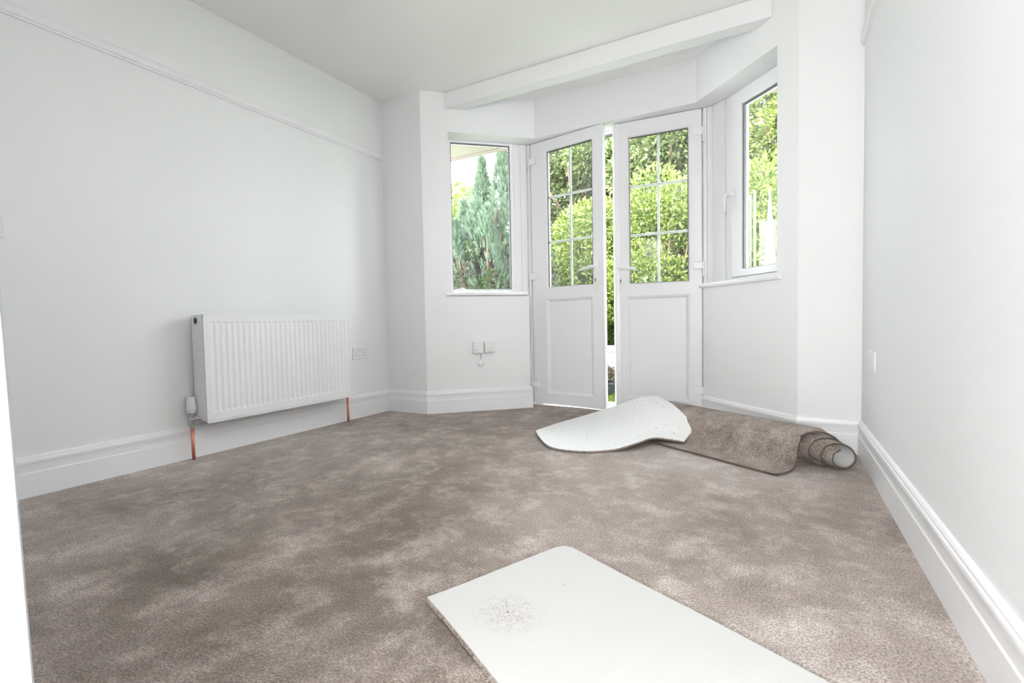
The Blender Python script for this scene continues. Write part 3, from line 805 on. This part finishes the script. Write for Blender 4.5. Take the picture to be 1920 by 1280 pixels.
# normals of the flap curve are needed inside; compute them with a small wrapper
a_n = {}; samples_i = 0
def samples_i_add():
    global samples_i
    samples_i += 1
def build_roll():
    global a_n
    # first pass to find the flap normals
    src = []
    ctrl, pre = FLAP, FLAP_PRE
    cc = [pre] + ctrl + [(0.41, 0.011)]
    def cr(p0, p1, p2, p3, t):
        return tuple(0.5 * (2 * p1[i] + (p2[i] - p0[i]) * t + (2 * p0[i] - 5 * p1[i] + 4 * p2[i] - p3[i]) * t * t + (3 * p1[i] - p0[i] - 3 * p2[i] + p3[i]) * t ** 3) for i in (0, 1))
    pts = []
    for i in range(1, len(cc) - 2):
        for k in range(6):
            if i == 1 and k == 0: continue
            pts.append(cr(cc[i - 1], cc[i], cc[i + 1], cc[i + 2], k / 6))
    pts.append((0.345, 0.011))
    base = 191
    for i, p_ in enumerate(pts):
        q0 = pts[max(i - 1, 0)]; q1 = pts[min(i + 1, len(pts) - 1)]
        t_ = Vector((q1[0] - q0[0], q1[1] - q0[1])).normalized()
        a_n[base + i] = (-t_.y, t_.x) if -t_.y * 0 + t_.x >= 0 else (t_.y, -t_.x)
    root, top, mid, midb, bot = carpet_roll()
    def sheet(name, up_, lo_, mat):
        n = len(up_); m = len(up_[0]); vs = [v for r in up_ for v in r] + [v for r in lo_ for v in r]; fs = []
        o_ = n * m
        for i in range(n - 1):
            for j in range(m - 1):
                a = i * m + j; fs.append((a, a + 1, a + m + 1, a + m)); fs.append((o_ + a, o_ + a + m, o_ + a + m + 1, o_ + a + 1))
        for i in range(n - 1):
            a = i * m; fs.append((a, a + m, o_ + a + m, o_ + a)); b = i * m + m - 1; fs.append((b, o_ + b, o_ + b + m, b + m))
        for j in range(m - 1):
            fs.append((j, o_ + j, o_ + j + 1, j + 1)); a = (n - 1) * m + j; fs.append((a, a + 1, o_ + a + 1, o_ + a))
        me = mesh(name, vs, fs, mat, root, smooth=True)
        if name == 'pile' and len(me.data.polygons) == len(fs):      # cut rim: brown yarn sides, darkened to paint shading lines between wraps
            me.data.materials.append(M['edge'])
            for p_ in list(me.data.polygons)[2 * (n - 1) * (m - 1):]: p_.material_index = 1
        me.data.set_sharp_from_angle(angle=math.radians(55))
        return me
    sheet('pile', top, mid, M['pile'])
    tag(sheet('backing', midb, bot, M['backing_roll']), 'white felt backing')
    ed = [(top[i][0], mid[i][0], top[i][1]) for i in range(len(top))]
    ed2 = [(top[-1][j], mid[-1][j], top[-2][j]) for j in range(len(top[-1]))]
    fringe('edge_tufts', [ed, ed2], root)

def fringe(name, runs, root, step=.0014, ln=(.003, .007)):
    """loose yarn ends along a cut edge; runs of (upper point, lower point, neighbour inwards)"""
    V = []
    for run in runs:
        for (a, b, c), (a2, b2, c2) in zip(run[:-1], run[1:]):
            a, b, c, a2, b2, c2 = [Vector(q) for q in (a, b, c, a2, b2, c2)]
            n = max(1, int((a2 - a).length / step)); o = (a - c).normalized() if (a - c).length > 1e-6 else Vector((0, 0, 0))
            t_ = (a2 - a).normalized() if (a2 - a).length > 1e-7 else Vector((1, 0, 0)); upv = (a - b).normalized() if (a - b).length > 1e-7 else Vector((0, 0, 1))
            for k in range(n):
                u = (k + rng.uniform(0, 1)) / n; v = rng.uniform(0, 1)
                p_ = (a * (1 - u) + a2 * u) * (1 - v) + (b * (1 - u) + b2 * u) * v - o * .001
                d = (o + upv * rng.normal(.15, .45) + t_ * rng.normal(0, .5)).normalized() * rng.uniform(*ln)
                w_ = (t_ + upv * rng.normal(0, .5)).normalized() * .0011
                for q in (p_ - w_, p_ + w_, p_ + d):
                    V.append((q.x, q.y, max(q.z, .0005)))
    V = np.array(V)
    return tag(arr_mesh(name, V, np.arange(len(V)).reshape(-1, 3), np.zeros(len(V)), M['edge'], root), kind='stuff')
build_roll()

# ------------------------------------------------------------------ offcuts
def coons(front, right, back, left, nu, nv):
    """front: left->right, right: front->back, back: left->right, left: front->back; polylines of 3D points"""
    def ev(pl, t):
        pl = [Vector(p) for p in pl]
        n = len(pl) - 1; x = min(t, .999999) * n; i = int(x); f = x - i
        p0 = pl[max(i - 1, 0)]; p1 = pl[i]; p2 = pl[i + 1]; p3 = pl[min(i + 2, n)]
        return 0.5 * ((2 * p1) + (p2 - p0) * f + (2 * p0 - 5 * p1 + 4 * p2 - p3) * f * f + (3 * p1 - p0 - 3 * p2 + p3) * f ** 3)
    g = []
    c00, c10, c01, c11 = Vector(front[0]), Vector(front[-1]), Vector(back[0]), Vector(back[-1])
    for i in range(nu + 1):
        u = i / nu; row = []
        for j in range(nv + 1):
            v = j / nv
            p_ = ev(front, u) * (1 - v) + ev(back, u) * v + ev(left, v) * (1 - u) + ev(right, v) * u \
                - (c00 * (1 - u) * (1 - v) + c10 * u * (1 - v) + c01 * (1 - u) * v + c11 * u * v)
            row.append(p_)
        g.append(row)
    return g

def sheet_thing(name, label, grid, tk_b, tk_p, mat_b, origin, rag=.0015):
    """a piece of carpet lying pile side down: backing on top, pile under it"""
    root = empty(name, origin); O = Vector(origin)
    tag(root, label, 'carpet')
    n, m = len(grid), len(grid[0])
    nor = [[None] * m for _ in range(n)]
    for i in range(n):
        for j in range(m):
            du = grid[min(i + 1, n - 1)][j] - grid[max(i - 1, 0)][j]; dv = grid[i][min(j + 1, m - 1)] - grid[i][max(j - 1, 0)]
            k = du.cross(dv).normalized()
            if k.z < 0: k = -k
            nor[i][j] = k
    def layer(nm, d0, d1, mat, out):
        vs = []
        for d, grow in ((d0, 0), (d1, out)):
            for i in range(n):
                for j in range(m):
                    p_ = grid[i][j] - nor[i][j] * d
                    if i in (0, n - 1) or j in (0, m - 1):
                        q = grid[min(max(i, 1), n - 2)][min(max(j, 1), m - 2)]
                        e_ = (grid[i][j] - q).normalized()
                        p_ = p_ + e_ * (grow + rng.uniform(-rag, rag) * (grow > 0))
                    p_ = p_ - O
                    vs.append((p_.x, p_.y, max(p_.z, .0006 if d == d1 else .0012)))
        fs = []; o_ = n * m
        for i in range(n - 1):
            for j in range(m - 1):
                a = i * m + j; fs += [(a, a + 1, a + m + 1, a + m), (o_ + a, o_ + a + m, o_ + a + m + 1, o_ + a + 1)]
        for i in range(n - 1):
            a = i * m; b = a + m - 1; fs += [(a, a + m, o_ + a + m, o_ + a), (b, o_ + b, o_ + b + m, b + m)]
        for j in range(m - 1):
            a = (n - 1) * m + j; fs += [(j, o_ + j, o_ + j + 1, j + 1), (a, a + 1, o_ + a + 1, o_ + a)]
        o = mesh(nm, vs, fs, mat, root, smooth=True)
        o.data.set_sharp_from_angle(angle=math.radians(50))
        return o
    per = []
    for line in ([(i, 0, i, 1) for i in range(n)], [(n - 1, j, n - 2, j) for j in range(m)], [(i, m - 1, i, m - 2) for i in range(n)], [(0, j, 1, j) for j in range(m)]):
        per.append([(grid[i][j] - nor[i][j] * (tk_b + .001) - O, grid[i][j] - nor[i][j] * (tk_b + tk_p) - O, grid[k][l] - nor[k][l] * (tk_b + .001) - O) for i, j, k, l in line])
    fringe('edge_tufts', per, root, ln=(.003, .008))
    tag(layer('backing', 0, tk_b, mat_b, 0.0), 'white felt backing, uppermost')
    tag(layer('pile', tk_b, tk_b + tk_p, M['pile'], .0025), 'taupe pile edge')
    return root

# flat offcut in the foreground
c1 = Vector((-0.752, 0.910, .0125)); c2 = Vector((-0.563, 1.332, .0125)); d1 = Vector((0.880, -0.474, 0)); d2 = Vector((0.905, -0.422, 0))
c3 = c2 + d2 * .95; c4 = c1 + d1 * .95
n1, n2 = 40, 26
g = []
for i in range(n1 + 1):
    u = i / n1; row = []
    for j in range(n2 + 1):
        v = j / n2
        p_ = (c1 * (1 - u) + c4 * u) * (1 - v) + (c2 * (1 - u) + c3 * u) * v
        # rounded far corner, faint waviness, lifted near-left edge
        cu, cv_ = u * .95, (1 - v) * .46
        if cu < .045 and cv_ < .045:
            a_, b2 = .045 - cu, .045 - cv_; L_ = math.hypot(a_, b2); mx_ = max(a_, b2)
            if L_ > 1e-6: k = 1 - mx_ / L_; p_ = p_ + (d1 * a_ + (c1 - c2).normalized() * b2) * k * .9
        z = .0125 + .0012 * math.sin(u * 9 + v * 3) + .006 * max(0, 1 - v * 5) * (0.6 + .4 * math.sin(u * 13)) * (1 - u * .5)
        row.append(Vector((p_.x, p_.y, z)))
    g.append(row)
sheet_thing('carpet_offcut', 'flat carpet offcut, white backing upwards, in the middle of the near floor', g, .0030, .0088, M['backing_dirty'], (0, 0, 0))

# offcut draped over the far end of the roll
def over_roll(g):
    px = [-.055, -.04, 0, .04, .075, .11, .14, .168, .188, .198, .208, .226, .262, .37, .40]
    pz = [.09, .13, .165, .178, .18, .177, .165, .149, .115, .078, .045, .021, .0125, .0115, 0]
    for row in g:
        for p_ in row:
            d = Vector((p_.x - TIP.x, p_.y - TIP.y)); s_, q = -d.dot(AX), d.dot(PD)
            if s_ < 1.17: p_.z = max(p_.z, float(np.interp(q, px, pz, 0, 0)) + .0135)
    return g
front = [(-1.232, 2.520, .026), (-1.118, 2.381, .019), (-1.038, 2.330, .0145), (-0.932, 2.328, .0130), (-0.842, 2.358, .0130), (-0.750, 2.427, .016), (-0.692, 2.470, .030), (-0.637, 2.540, .043), (-0.590, 2.630, .048), (-0.520, 2.665, .040), (-0.442, 2.687, .028)]
right = [(-0.442, 2.687, .028), (-0.428, 2.745, .049), (-0.407, 2.763, .088), (-0.440, 2.797, .128), (-0.491, 2.853, .162), (-0.570, 2.957, .190), (-0.675, 3.116, .200)]
back = [(-1.268, 2.580, .034), (-1.232, 2.855, .032), (-1.140, 3.090, .045), (-0.985, 3.180, .098), (-0.860, 3.230, .147), (-0.762, 3.180, .178), (-0.675, 3.116, .200)]
left = [(-1.232, 2.520, .026), (-1.250, 2.545, .034), (-1.268, 2.580, .034)]
sheet_thing('carpet_offcut', 'speckled carpet offcut, white backing upwards, draped over the far end of the carpet roll', over_roll(coons(front, right, back, left, 44, 26)), .0026, .0080, M['backing'], (0, 0, 0), rag=.001)

# ------------------------------------------------------------------ unseen fill globes, added to brighten the room
def fill_globe(name, label, x, y, z, rad, strength):  # emitter added as fill, no such fitting is known here
    t = empty(name, (x, y, H)); tag(t, label, 'lamp')
    MB().lathe([(.05, 0), (.05, -.012), (.02, -.03)], (0, 0, -.0005), 'z', 20).build('ceiling_rose', M['plastic'], t)
    MB().tube([(0, 0, -.02), (0, 0, z + rad - H + .01)], .004, 8).build('cord', M['plastic'], t)
    m, nt, b = new_mat('glowing_opal_glass')
    b.inputs['Emission Color'].default_value = (1.0, 0.985, 0.965, 1); b.inputs['Emission Strength'].default_value = strength
    prof = [(max(.004, rad * math.sin(PI * k / 14)), -rad * math.cos(PI * k / 14)) for k in range(15)]
    MB().lathe(prof, (0, 0, z - H), 'z', 24).build('globe', m, t, smooth=True)
fill_globe('pendant_lamp', 'opal glass globe pendant hanging low from the room ceiling', -1.05, 0.52, 1.62, .13, ROOM_FILL)
fill_globe('hall_lamp', 'opal glass globe pendant hanging low in the hall', 0.15, -0.85, 0.80, .20, HALL_FILL)

# ------------------------------------------------------------------ outside: eaves, ground, garden
GZ = -0.16
e = MB().prism([(-6.0, 3.14), (oA_.x - .02, 3.14), (oB_.x - .02, oB_.y + .01), (oC_.x + .02, oC_.y + .01), (oD_.x + .02, 3.14), (2.2, 3.14), (2.2, 3.965), (-6.0, 3.965)], 2.300, 2.318).build('soffit', M['soffit'])
ev_ = empty('trim_8', (-2, 3.96, 2.3)); tag(ev_, 'cream eaves soffit with fascia board outside the bay windows', 'eaves', kind='structure')
e.parent = ev_; e.matrix_parent_inverse = Matrix.Translation((2, -3.96, -2.3))
f_ = MB().box(-6.0, 2.2, 3.968, 4.045, 2.293, 2.47).build('fascia', M['fascia']); f_.parent = ev_; f_.matrix_parent_inverse = Matrix.Translation((2, -3.96, -2.3))
rf = MB().add([(-6, 4.05, 2.47), (2.2, 4.05, 2.47), (2.2, -2.6, 4.9), (-6, -2.6, 4.9), (-6, 4.05, 2.40), (2.2, 4.05, 2.40), (2.2, -2.6, 2.56), (-6, -2.6, 2.56)], [(0, 1, 2, 3), (7, 6, 5, 4), (0, 4, 5, 1), (2, 6, 7, 3), (1, 5, 6, 2), (0, 3, 7, 4)]).build('roof', M['terra'])
tag(rf, 'house roof above the room', 'roof', kind='structure')
gr = MB().box(-14, 9, 3.96, 24, GZ - .2, GZ).build('ground', M['turf']); tag(gr, 'green garden lawn beyond the doors', 'lawn', kind='structure')

def leaves(name, P, N, size, mat, parent, tint, ratio=.45, droop=0.0, updir=0.0):
    """P points, N outward directions; one folded pointed leaf (two quads) per point"""
    n = len(P)
    d = N + rng.normal(0, .55, (n, 3)); d[:, 2] += updir - droop
    d /= np.linalg.norm(d, axis=1)[:, None]
    r = rng.normal(0, 1, (n, 3)); s = np.cross(d, r); s /= np.linalg.norm(s, axis=1)[:, None]
    nn = np.cross(s, d)
    L = (size * rng.uniform(.6, 1.3, n))[:, None]; W = L * ratio
    a = P; m_ = P + d * L * .5; t = P + d * L - nn * L * .12
    l = m_ + s * W * .5 + nn * L * .08; r_ = m_ - s * W * .5 + nn * L * .08
    V = np.stack([a, l, t, r_], 1).reshape(-1, 3)
    F = np.arange(n * 4).reshape(n, 4)
    F = np.concatenate([F[:, [0, 1, 2]], F[:, [0, 2, 3]]])
    return tag(arr_mesh(name, V, F, np.repeat(np.clip(tint, 0, 1), 4), mat, parent), kind='stuff')

def crown_points(n, blobs):
    """points near the surface of a union of blobs (c, r): local coordinates"""
    C_ = np.array([b[0] for b in blobs], float); R_ = np.array([b[1] for b in blobs], float)
    if R_.ndim == 1: R_ = np.repeat(R_[:, None], 3, 1)
    wgt = (R_[:, 0] * R_[:, 2]); wgt = wgt / wgt.sum()
    k = rng.choice(len(C_), n, p=wgt)
    u = rng.normal(0, 1, (n, 3)); u /= np.linalg.norm(u, axis=1)[:, None]
    rad = rng.uniform(.35, 1.0, n) ** .45
    P = C_[k] + u * R_[k] * rad[:, None]
    return P, u, rad

def shrub(name, label, cat, loc, blobs, n, size, mat, group=None, ratio=.45, trunk=None, updir=.15):
    t = empty(name, loc); tag(t, label, cat, group)
    P, u, rad = crown_points(n, blobs)
    keep = P[:, 2] > .04
    P, u, rad = P[keep], u[keep], rad[keep]
    # fresh growth at the tips of the crown is paler (own colour of young leaves)
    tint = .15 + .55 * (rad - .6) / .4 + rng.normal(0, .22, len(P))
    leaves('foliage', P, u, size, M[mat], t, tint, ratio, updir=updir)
    tr = MB()
    for b_ in (trunk or []): tr.tube(*b_)
    if trunk: tr.build('branches', M['bark'], t, smooth=True)
    return t

def lumpy(w_, d_, h_, n, r0, seed, z0=.0):
    q = np.random.default_rng(seed); out = []
    for _ in range(n):
        z = q.uniform(0, 1)
        k = math.sqrt(max(.05, 1 - (max(z - .45, 0) / .6) ** 2))
        out.append(((q.uniform(-1, 1) * w_ * k, q.uniform(-1, 1) * d_ * k, z0 + z * (h_ - (z0 if z0 < .3 else 0))), r0 * q.uniform(.7, 1.25)))
    return out

def stems(n, h, spread, r, seed):
    q = np.random.default_rng(seed); out = []
    for _ in range(n):
        x, y = q.uniform(-.3, .3, 2) * spread; tx, ty = q.uniform(-1, 1, 2) * spread
        out.append(([(x, y, -.02), (x + tx * .3, y + ty * .3, h * .35), (x + tx * .7, y + ty * .7, h * .7), (x + tx, y + ty, h)], [r, r * .75, r * .5, r * .2], 7))
    return out

# conifer outside the left window: upright feathery sprays
def conifer(name, label, loc, height, width, n_spray, seed, leaders):
    q = np.random.default_rng(seed)
    t = empty(name, loc); tag(t, label, 'conifer')
    Vs = []; Ts = []
    # spray positions on the skin of several upright flames
    lead = np.array(leaders, float)          # x, y, z-top, radius
    wts = lead[:, 2] * lead[:, 3]; wts /= wts.sum()
    k = q.choice(len(lead), n_spray, p=wts)
    zz = q.uniform(0.10, 1.0, n_spray) ** .85 * lead[k, 2]
    f = zz / lead[k, 2]
    prof = np.clip(np.where(f < .35, .72 + f * .8, (1 - f) / .65), .03, 1)
    ang = q.uniform(0, 2 * PI, n_spray); rr = lead[k, 3] * prof * q.uniform(.45, 1.0, n_spray) ** .5
    xx_ = lead[k, 0] + rr * np.cos(ang); lim_ = 1.80 + .16 * np.sin(xx_ * 9) - .42 * np.clip((xx_ - .25) / .3, 0, 1)
    keep_ = ~((zz < lim_) & (q.uniform(0, 1, n_spray) < .93))
    k, zz, f, ang, rr = k[keep_], zz[keep_], f[keep_], ang[keep_], rr[keep_]; n_spray = len(k)
    base = np.stack([lead[k, 0] + rr * np.cos(ang), lead[k, 1] + rr * np.sin(ang), zz], 1)
    outd = np.stack([np.cos(ang), np.sin(ang), np.zeros(n_spray)], 1)
    main = outd * q.uniform(.15, .75, n_spray)[:, None] + np.array([0, 0, 1.0]) + q.normal(0, .22, (n_spray, 3))
    main /= np.linalg.norm(main, axis=1)[:, None]
    side = np.cross(main, outd + q.normal(0, .5, (n_spray, 3))); side /= np.linalg.norm(side, axis=1)[:, None]
    L = q.uniform(.05, .115, n_spray)
    tint0 = q.normal(.45, .2, n_spray) + (f - .5) * .25
    tri = []; tt = []
    for j in range(9):                        # feathery pinnae up the spray, alternating
        u = .1 + .1 * j; sg = 1 if j % 2 else -1
        p0 = base + main * (L * u)[:, None]
        dr = main * .75 + side * sg * .62 + q.normal(0, .12, (n_spray, 3)); dr /= np.linalg.norm(dr, axis=1)[:, None]
        ln = (L * .46 * (1 - .55 * u))[:, None]
        wd = np.cross(dr, np.cross(main, side)); 
        tri.append(np.stack([p0 - wd * ln * .14, p0 + dr * ln, p0 + wd * ln * .14], 1)); tt.append(tint0 + .06 * j - .2)
    tip = base + main * L[:, None]; w_ = side * (L * .05)[:, None]
    tri.append(np.stack([base - w_, tip, base + w_], 1)); tt.append(tint0)
    V = np.concatenate(tri).reshape(-1, 3); T = np.repeat(np.clip(np.concatenate(tt), 0, 1), 3)
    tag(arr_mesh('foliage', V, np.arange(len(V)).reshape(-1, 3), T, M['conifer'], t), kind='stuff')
    tr = MB()
    for x, y, z, r in leaders:
        tr.tube([(x * .3, y * .3, -.05), (x * .6, y * .6, z * .35), (x, y, z * .92)], [.06, .035, .008], 8)
    for i in range(80):
        a = q.uniform(0, 2 * PI); z = q.uniform(.25, 1.95); l = q.uniform(.35, .85)
        tr.tube([(0, 0, max(0, z - .35)), (math.cos(a) * l * .5, math.sin(a) * l * .5, z + .05), (math.cos(a) * l, math.sin(a) * l, z + q.uniform(.05, .35))], [.020, .014, .005], 6)
    tr.build('branches', M['dead_bark'], t, smooth=True)
    P, u, rad = crown_points(9000, [((0, .1, 1.0), (.85, .40, .5)), ((-.4, .05, 1.5), (.45, .35, .35)), ((.1, .1, 1.6), (.5, .3, .4)), ((.5, .1, 1.3), (.4, .3, .4))])
    leaves('dead_twigs', P, u, .075, M['dead'], t, rng.uniform(0, 1, len(P)), .22, updir=.2)
    P, u, rad = crown_points(1500, [((-.3, -.35, 1.42), .12), ((.05, -.4, 1.30), .12), ((-.55, -.3, 1.75), .14), ((-.1, -.35, 1.75), .12), ((.3, -.4, 1.35), .16)])
    leaves('ivy_leaves', P, u, .045, M['laurel'], t, rng.uniform(0, 1, len(P)), .7)
    return t
conifer('conifer', 'bushy blue-green conifer outside the left window, brown branches low down', (-3.35, 5.55, GZ), 2.9, .95, 27000, 5,
        [(-.05, -.1, 2.95, .50), (.28, -.15, 3.15, .42), (-.42, .0, 2.45, .46), (.62, .05, 2.55, .40), (-.25, -.45, 2.1, .45), (.25, -.5, 2.2, .42), (-.85, .1, 2.1, .40), (.85, -.25, 1.9, .35)])

G1 = None
shrub('golden_shrub', 'yellow-green shrub seen through the left french door', 'shrub', (-2.35, 7.0, GZ), lumpy(.55, .45, 2.35, 34, .34, 21, .12), 26000, .062, 'golden', trunk=stems(9, 2.0, .5, .025, 3))
shrub('golden_shrub', 'tall yellow-tipped shrub seen in the left panes of the right french door', 'shrub', (-1.50, 6.75, GZ), lumpy(.50, .42, 2.75, 36, .32, 22, .12), 28000, .062, 'golden', trunk=stems(9, 2.3, .5, .025, 4))
shrub('privet_bush', 'olive-green bush seen in the right panes of the right french door', 'shrub', (-0.72, 7.2, GZ), lumpy(.50, .42, 2.5, 32, .33, 23, .1), 24000, .055, 'tree', trunk=stems(10, 2.0, .5, .022, 5))
shrub('laurel_bush', 'dark glossy bush low behind the right french door handle', 'shrub', (-1.20, 5.85, GZ), lumpy(.30, .20, 1.15, 18, .24, 24, .1), 6500, .075, 'laurel', trunk=stems(6, 1.0, .35, .02, 6))
shrub('laurel_bush', 'dark leafy bush low behind the left french door glass', 'shrub', (-2.52, 5.85, GZ), lumpy(.26, .20, 1.15, 18, .25, 25, .1), 6500, .075, 'laurel', trunk=stems(6, 1.0, .35, .02, 7))
shrub('leafy_shrub', 'yellow-green shrub outside the right window', 'shrub', (-0.10, 6.3, GZ), lumpy(.50, .42, 2.45, 30, .34, 26, .1), 22000, .06, 'golden', trunk=stems(8, 2.0, .5, .02, 8))
shrub('leafy_shrub', 'pale green shrub behind the conifer at the left window', 'shrub', (-5.15, 7.6, GZ), lumpy(.85, .4, 3.15, 34, .40, 27, .1), 14000, .08, 'golden', trunk=stems(8, 2.1, .6, .03, 9))
shrub('laurel_bush', 'dark evergreen bush behind the bare lower branches of the conifer', 'shrub', (-4.75, 7.0, GZ), lumpy(.75, .22, 1.75, 30, .30, 28, .1), 12000, .085, 'laurel', trunk=stems(6, 1.3, .5, .02, 13))
shrub('blossom_shrub', 'shrub with orange flowers at the lower right of the right door glass', 'shrub', (-0.86, 5.6, GZ), [((0, 0, .55), .20), ((.05, 0, .85), .17), ((-.05, .05, 1.05), .14), ((.05, -.03, 1.18), .10)], 1500, .05, 'flower', trunk=stems(5, 1.0, .12, .012, 10))
tt = [([(0, 0, -.05), (.05, 0, 1.4), (-.05, .05, 2.6), (0, 0, 3.4)], [.13, .11, .08, .03], 9)]
for i in range(9):
    a = i * .7; tt.append(([(0, 0, 1.7 + i * .16), (math.cos(a) * .5, math.sin(a) * .4, 2.3 + i * .16), (math.cos(a) * 1.0, math.sin(a) * .8, 2.9 + i * .14)], [.05, .035, .01], 6))
shrub('garden_tree', 'soft green tree behind the shrubs, above the left french door panes', 'tree', (-3.75, 9.6, GZ), lumpy(1.1, .8, 3.0, 30, .48, 31, 1.35), 38000, .11, 'tree', trunk=tt)
shrub('garden_tree', 'loose green tree behind the shrubs, top of the right french door', 'tree', (-1.75, 9.2, GZ), lumpy(1.1, .8, 3.2, 32, .48, 32, 1.2), 38000, .11, 'tree', trunk=tt)
shrub('garden_tree', 'pale yellow-green tree high beyond the right window', 'tree', (0.25, 8.8, GZ), lumpy(1.1, .8, 3.9, 36, .48, 33, .8), 42000, .10, 'golden', trunk=tt)
hb_ = lumpy(5.6, .35, 3.6, 260, .46, 41, .1)
shrub('hedge', 'long mixed hedge across the back of the garden', 'hedge', (-2.2, 12.2, GZ), hb_, 60000, .15, 'tree', trunk=stems(24, 1.5, 4.6, .03, 12))

# small things on the lawn, in the gap between the doors
t = empty('plastic_tub', (-1.80, 5.50, GZ)); tag(t, 'pale blue plastic tub on the lawn, seen in the gap between the doors', 'tub')
MB().lathe([(.15, 0), (.17, .02), (.22, .50), (.235, .51), (.235, .535), (.215, .535), (.205, .50), (.155, .03), (.01, .025)], (0, 0, 0), 'z', 24).build('body', M['tub'], t, smooth=False)
MB().lathe([(.238, .48), (.243, .485), (.243, .50), (.238, .505)], (0, 0, 0), 'z', 24).build('rim_band', M['shed'], t)
t = empty('flower_pot', (-1.665, 5.15, GZ)); tag(t, 'small black flower pot with pink flowers in front of the pale blue tub', 'pot')
MB().lathe([(.07, 0), (.085, .01), (.11, .14), (.12, .145), (.12, .17), (.105, .17), (.10, .14), (.01, .13)], (0, 0, 0), 'z', 20).build('pot', M['black'], t)
P, u, rad = crown_points(260, [((0, 0, .20), .10), ((.03, .02, .27), .07)])
leaves('flowers', P, u, .04, M['pink'], t, rng.uniform(0, 1, len(P)), .7, updir=.3)
P, u, rad = crown_points(300, [((0, 0, .19), .11), ((-.03, .02, .25), .08)])
leaves('leaves', P, u, .05, M['laurel'], t, rng.uniform(0, .5, len(P)), .5, updir=.3)
# strips standing in for streaks reflected in the right pane, and a parasol
for i, (x, y, wd, zt_) in enumerate(((-0.284, 5.45, .016, 1.86), (-0.250, 5.45, .020, 1.90), (-0.214, 5.45, .026, 1.94))):
    t = rbox('trellis_post', x - wd / 2, x + wd / 2, y - .02, y + .02, GZ, zt_, M['palewood'], bevel=.004)
    tag(t, ['slim pale green timber post beyond the right window, leftmost of three', 'slim pale green timber post beyond the right window, middle of three', 'pale green timber post beyond the right window, rightmost of three'][i], 'post', 'garden posts beyond the right window')
t = empty('garden_parasol', (-0.077, 5.15, GZ)); tag(t, 'closed white garden parasol standing beyond the right window', 'parasol')
rings = []
for z, r in ((.95, .040), (1.1, .044), (1.5, .033), (1.85, .015), (2.04, .004)):
    rings.append([(r * (1 + .16 * math.cos(8 * k * PI / 16)) * math.cos(k * PI / 16), r * (1 + .16 * math.cos(8 * k * PI / 16)) * math.sin(k * PI / 16), z) for k in range(32)])
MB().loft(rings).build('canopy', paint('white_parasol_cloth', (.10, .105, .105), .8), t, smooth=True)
MB().tube([(0, 0, 0), (0, 0, .96)], .016, 10).build('pole', M['palewood'], t)
MB().lathe([(.16, 0), (.16, .03), (.05, .06), (.02, .08)], (0, 0, 0), 'z', 20).build('base', M['black'], t)

# lawn blades where the gap shows them
n = 9000
P = np.stack([rng.uniform(-2.6, -1.0, n), rng.uniform(4.0, 6.4, n), np.full(n, GZ)], 1)
N = np.tile(np.array([0, 0, 1.0]), (n, 1))
go = leaves('grass', P, N, .05, M['grass'], None, rng.uniform(0, 1, n), .16, updir=.6)
tag(go, 'short bright green grass in the gap between the doors', 'grass', kind='stuff')
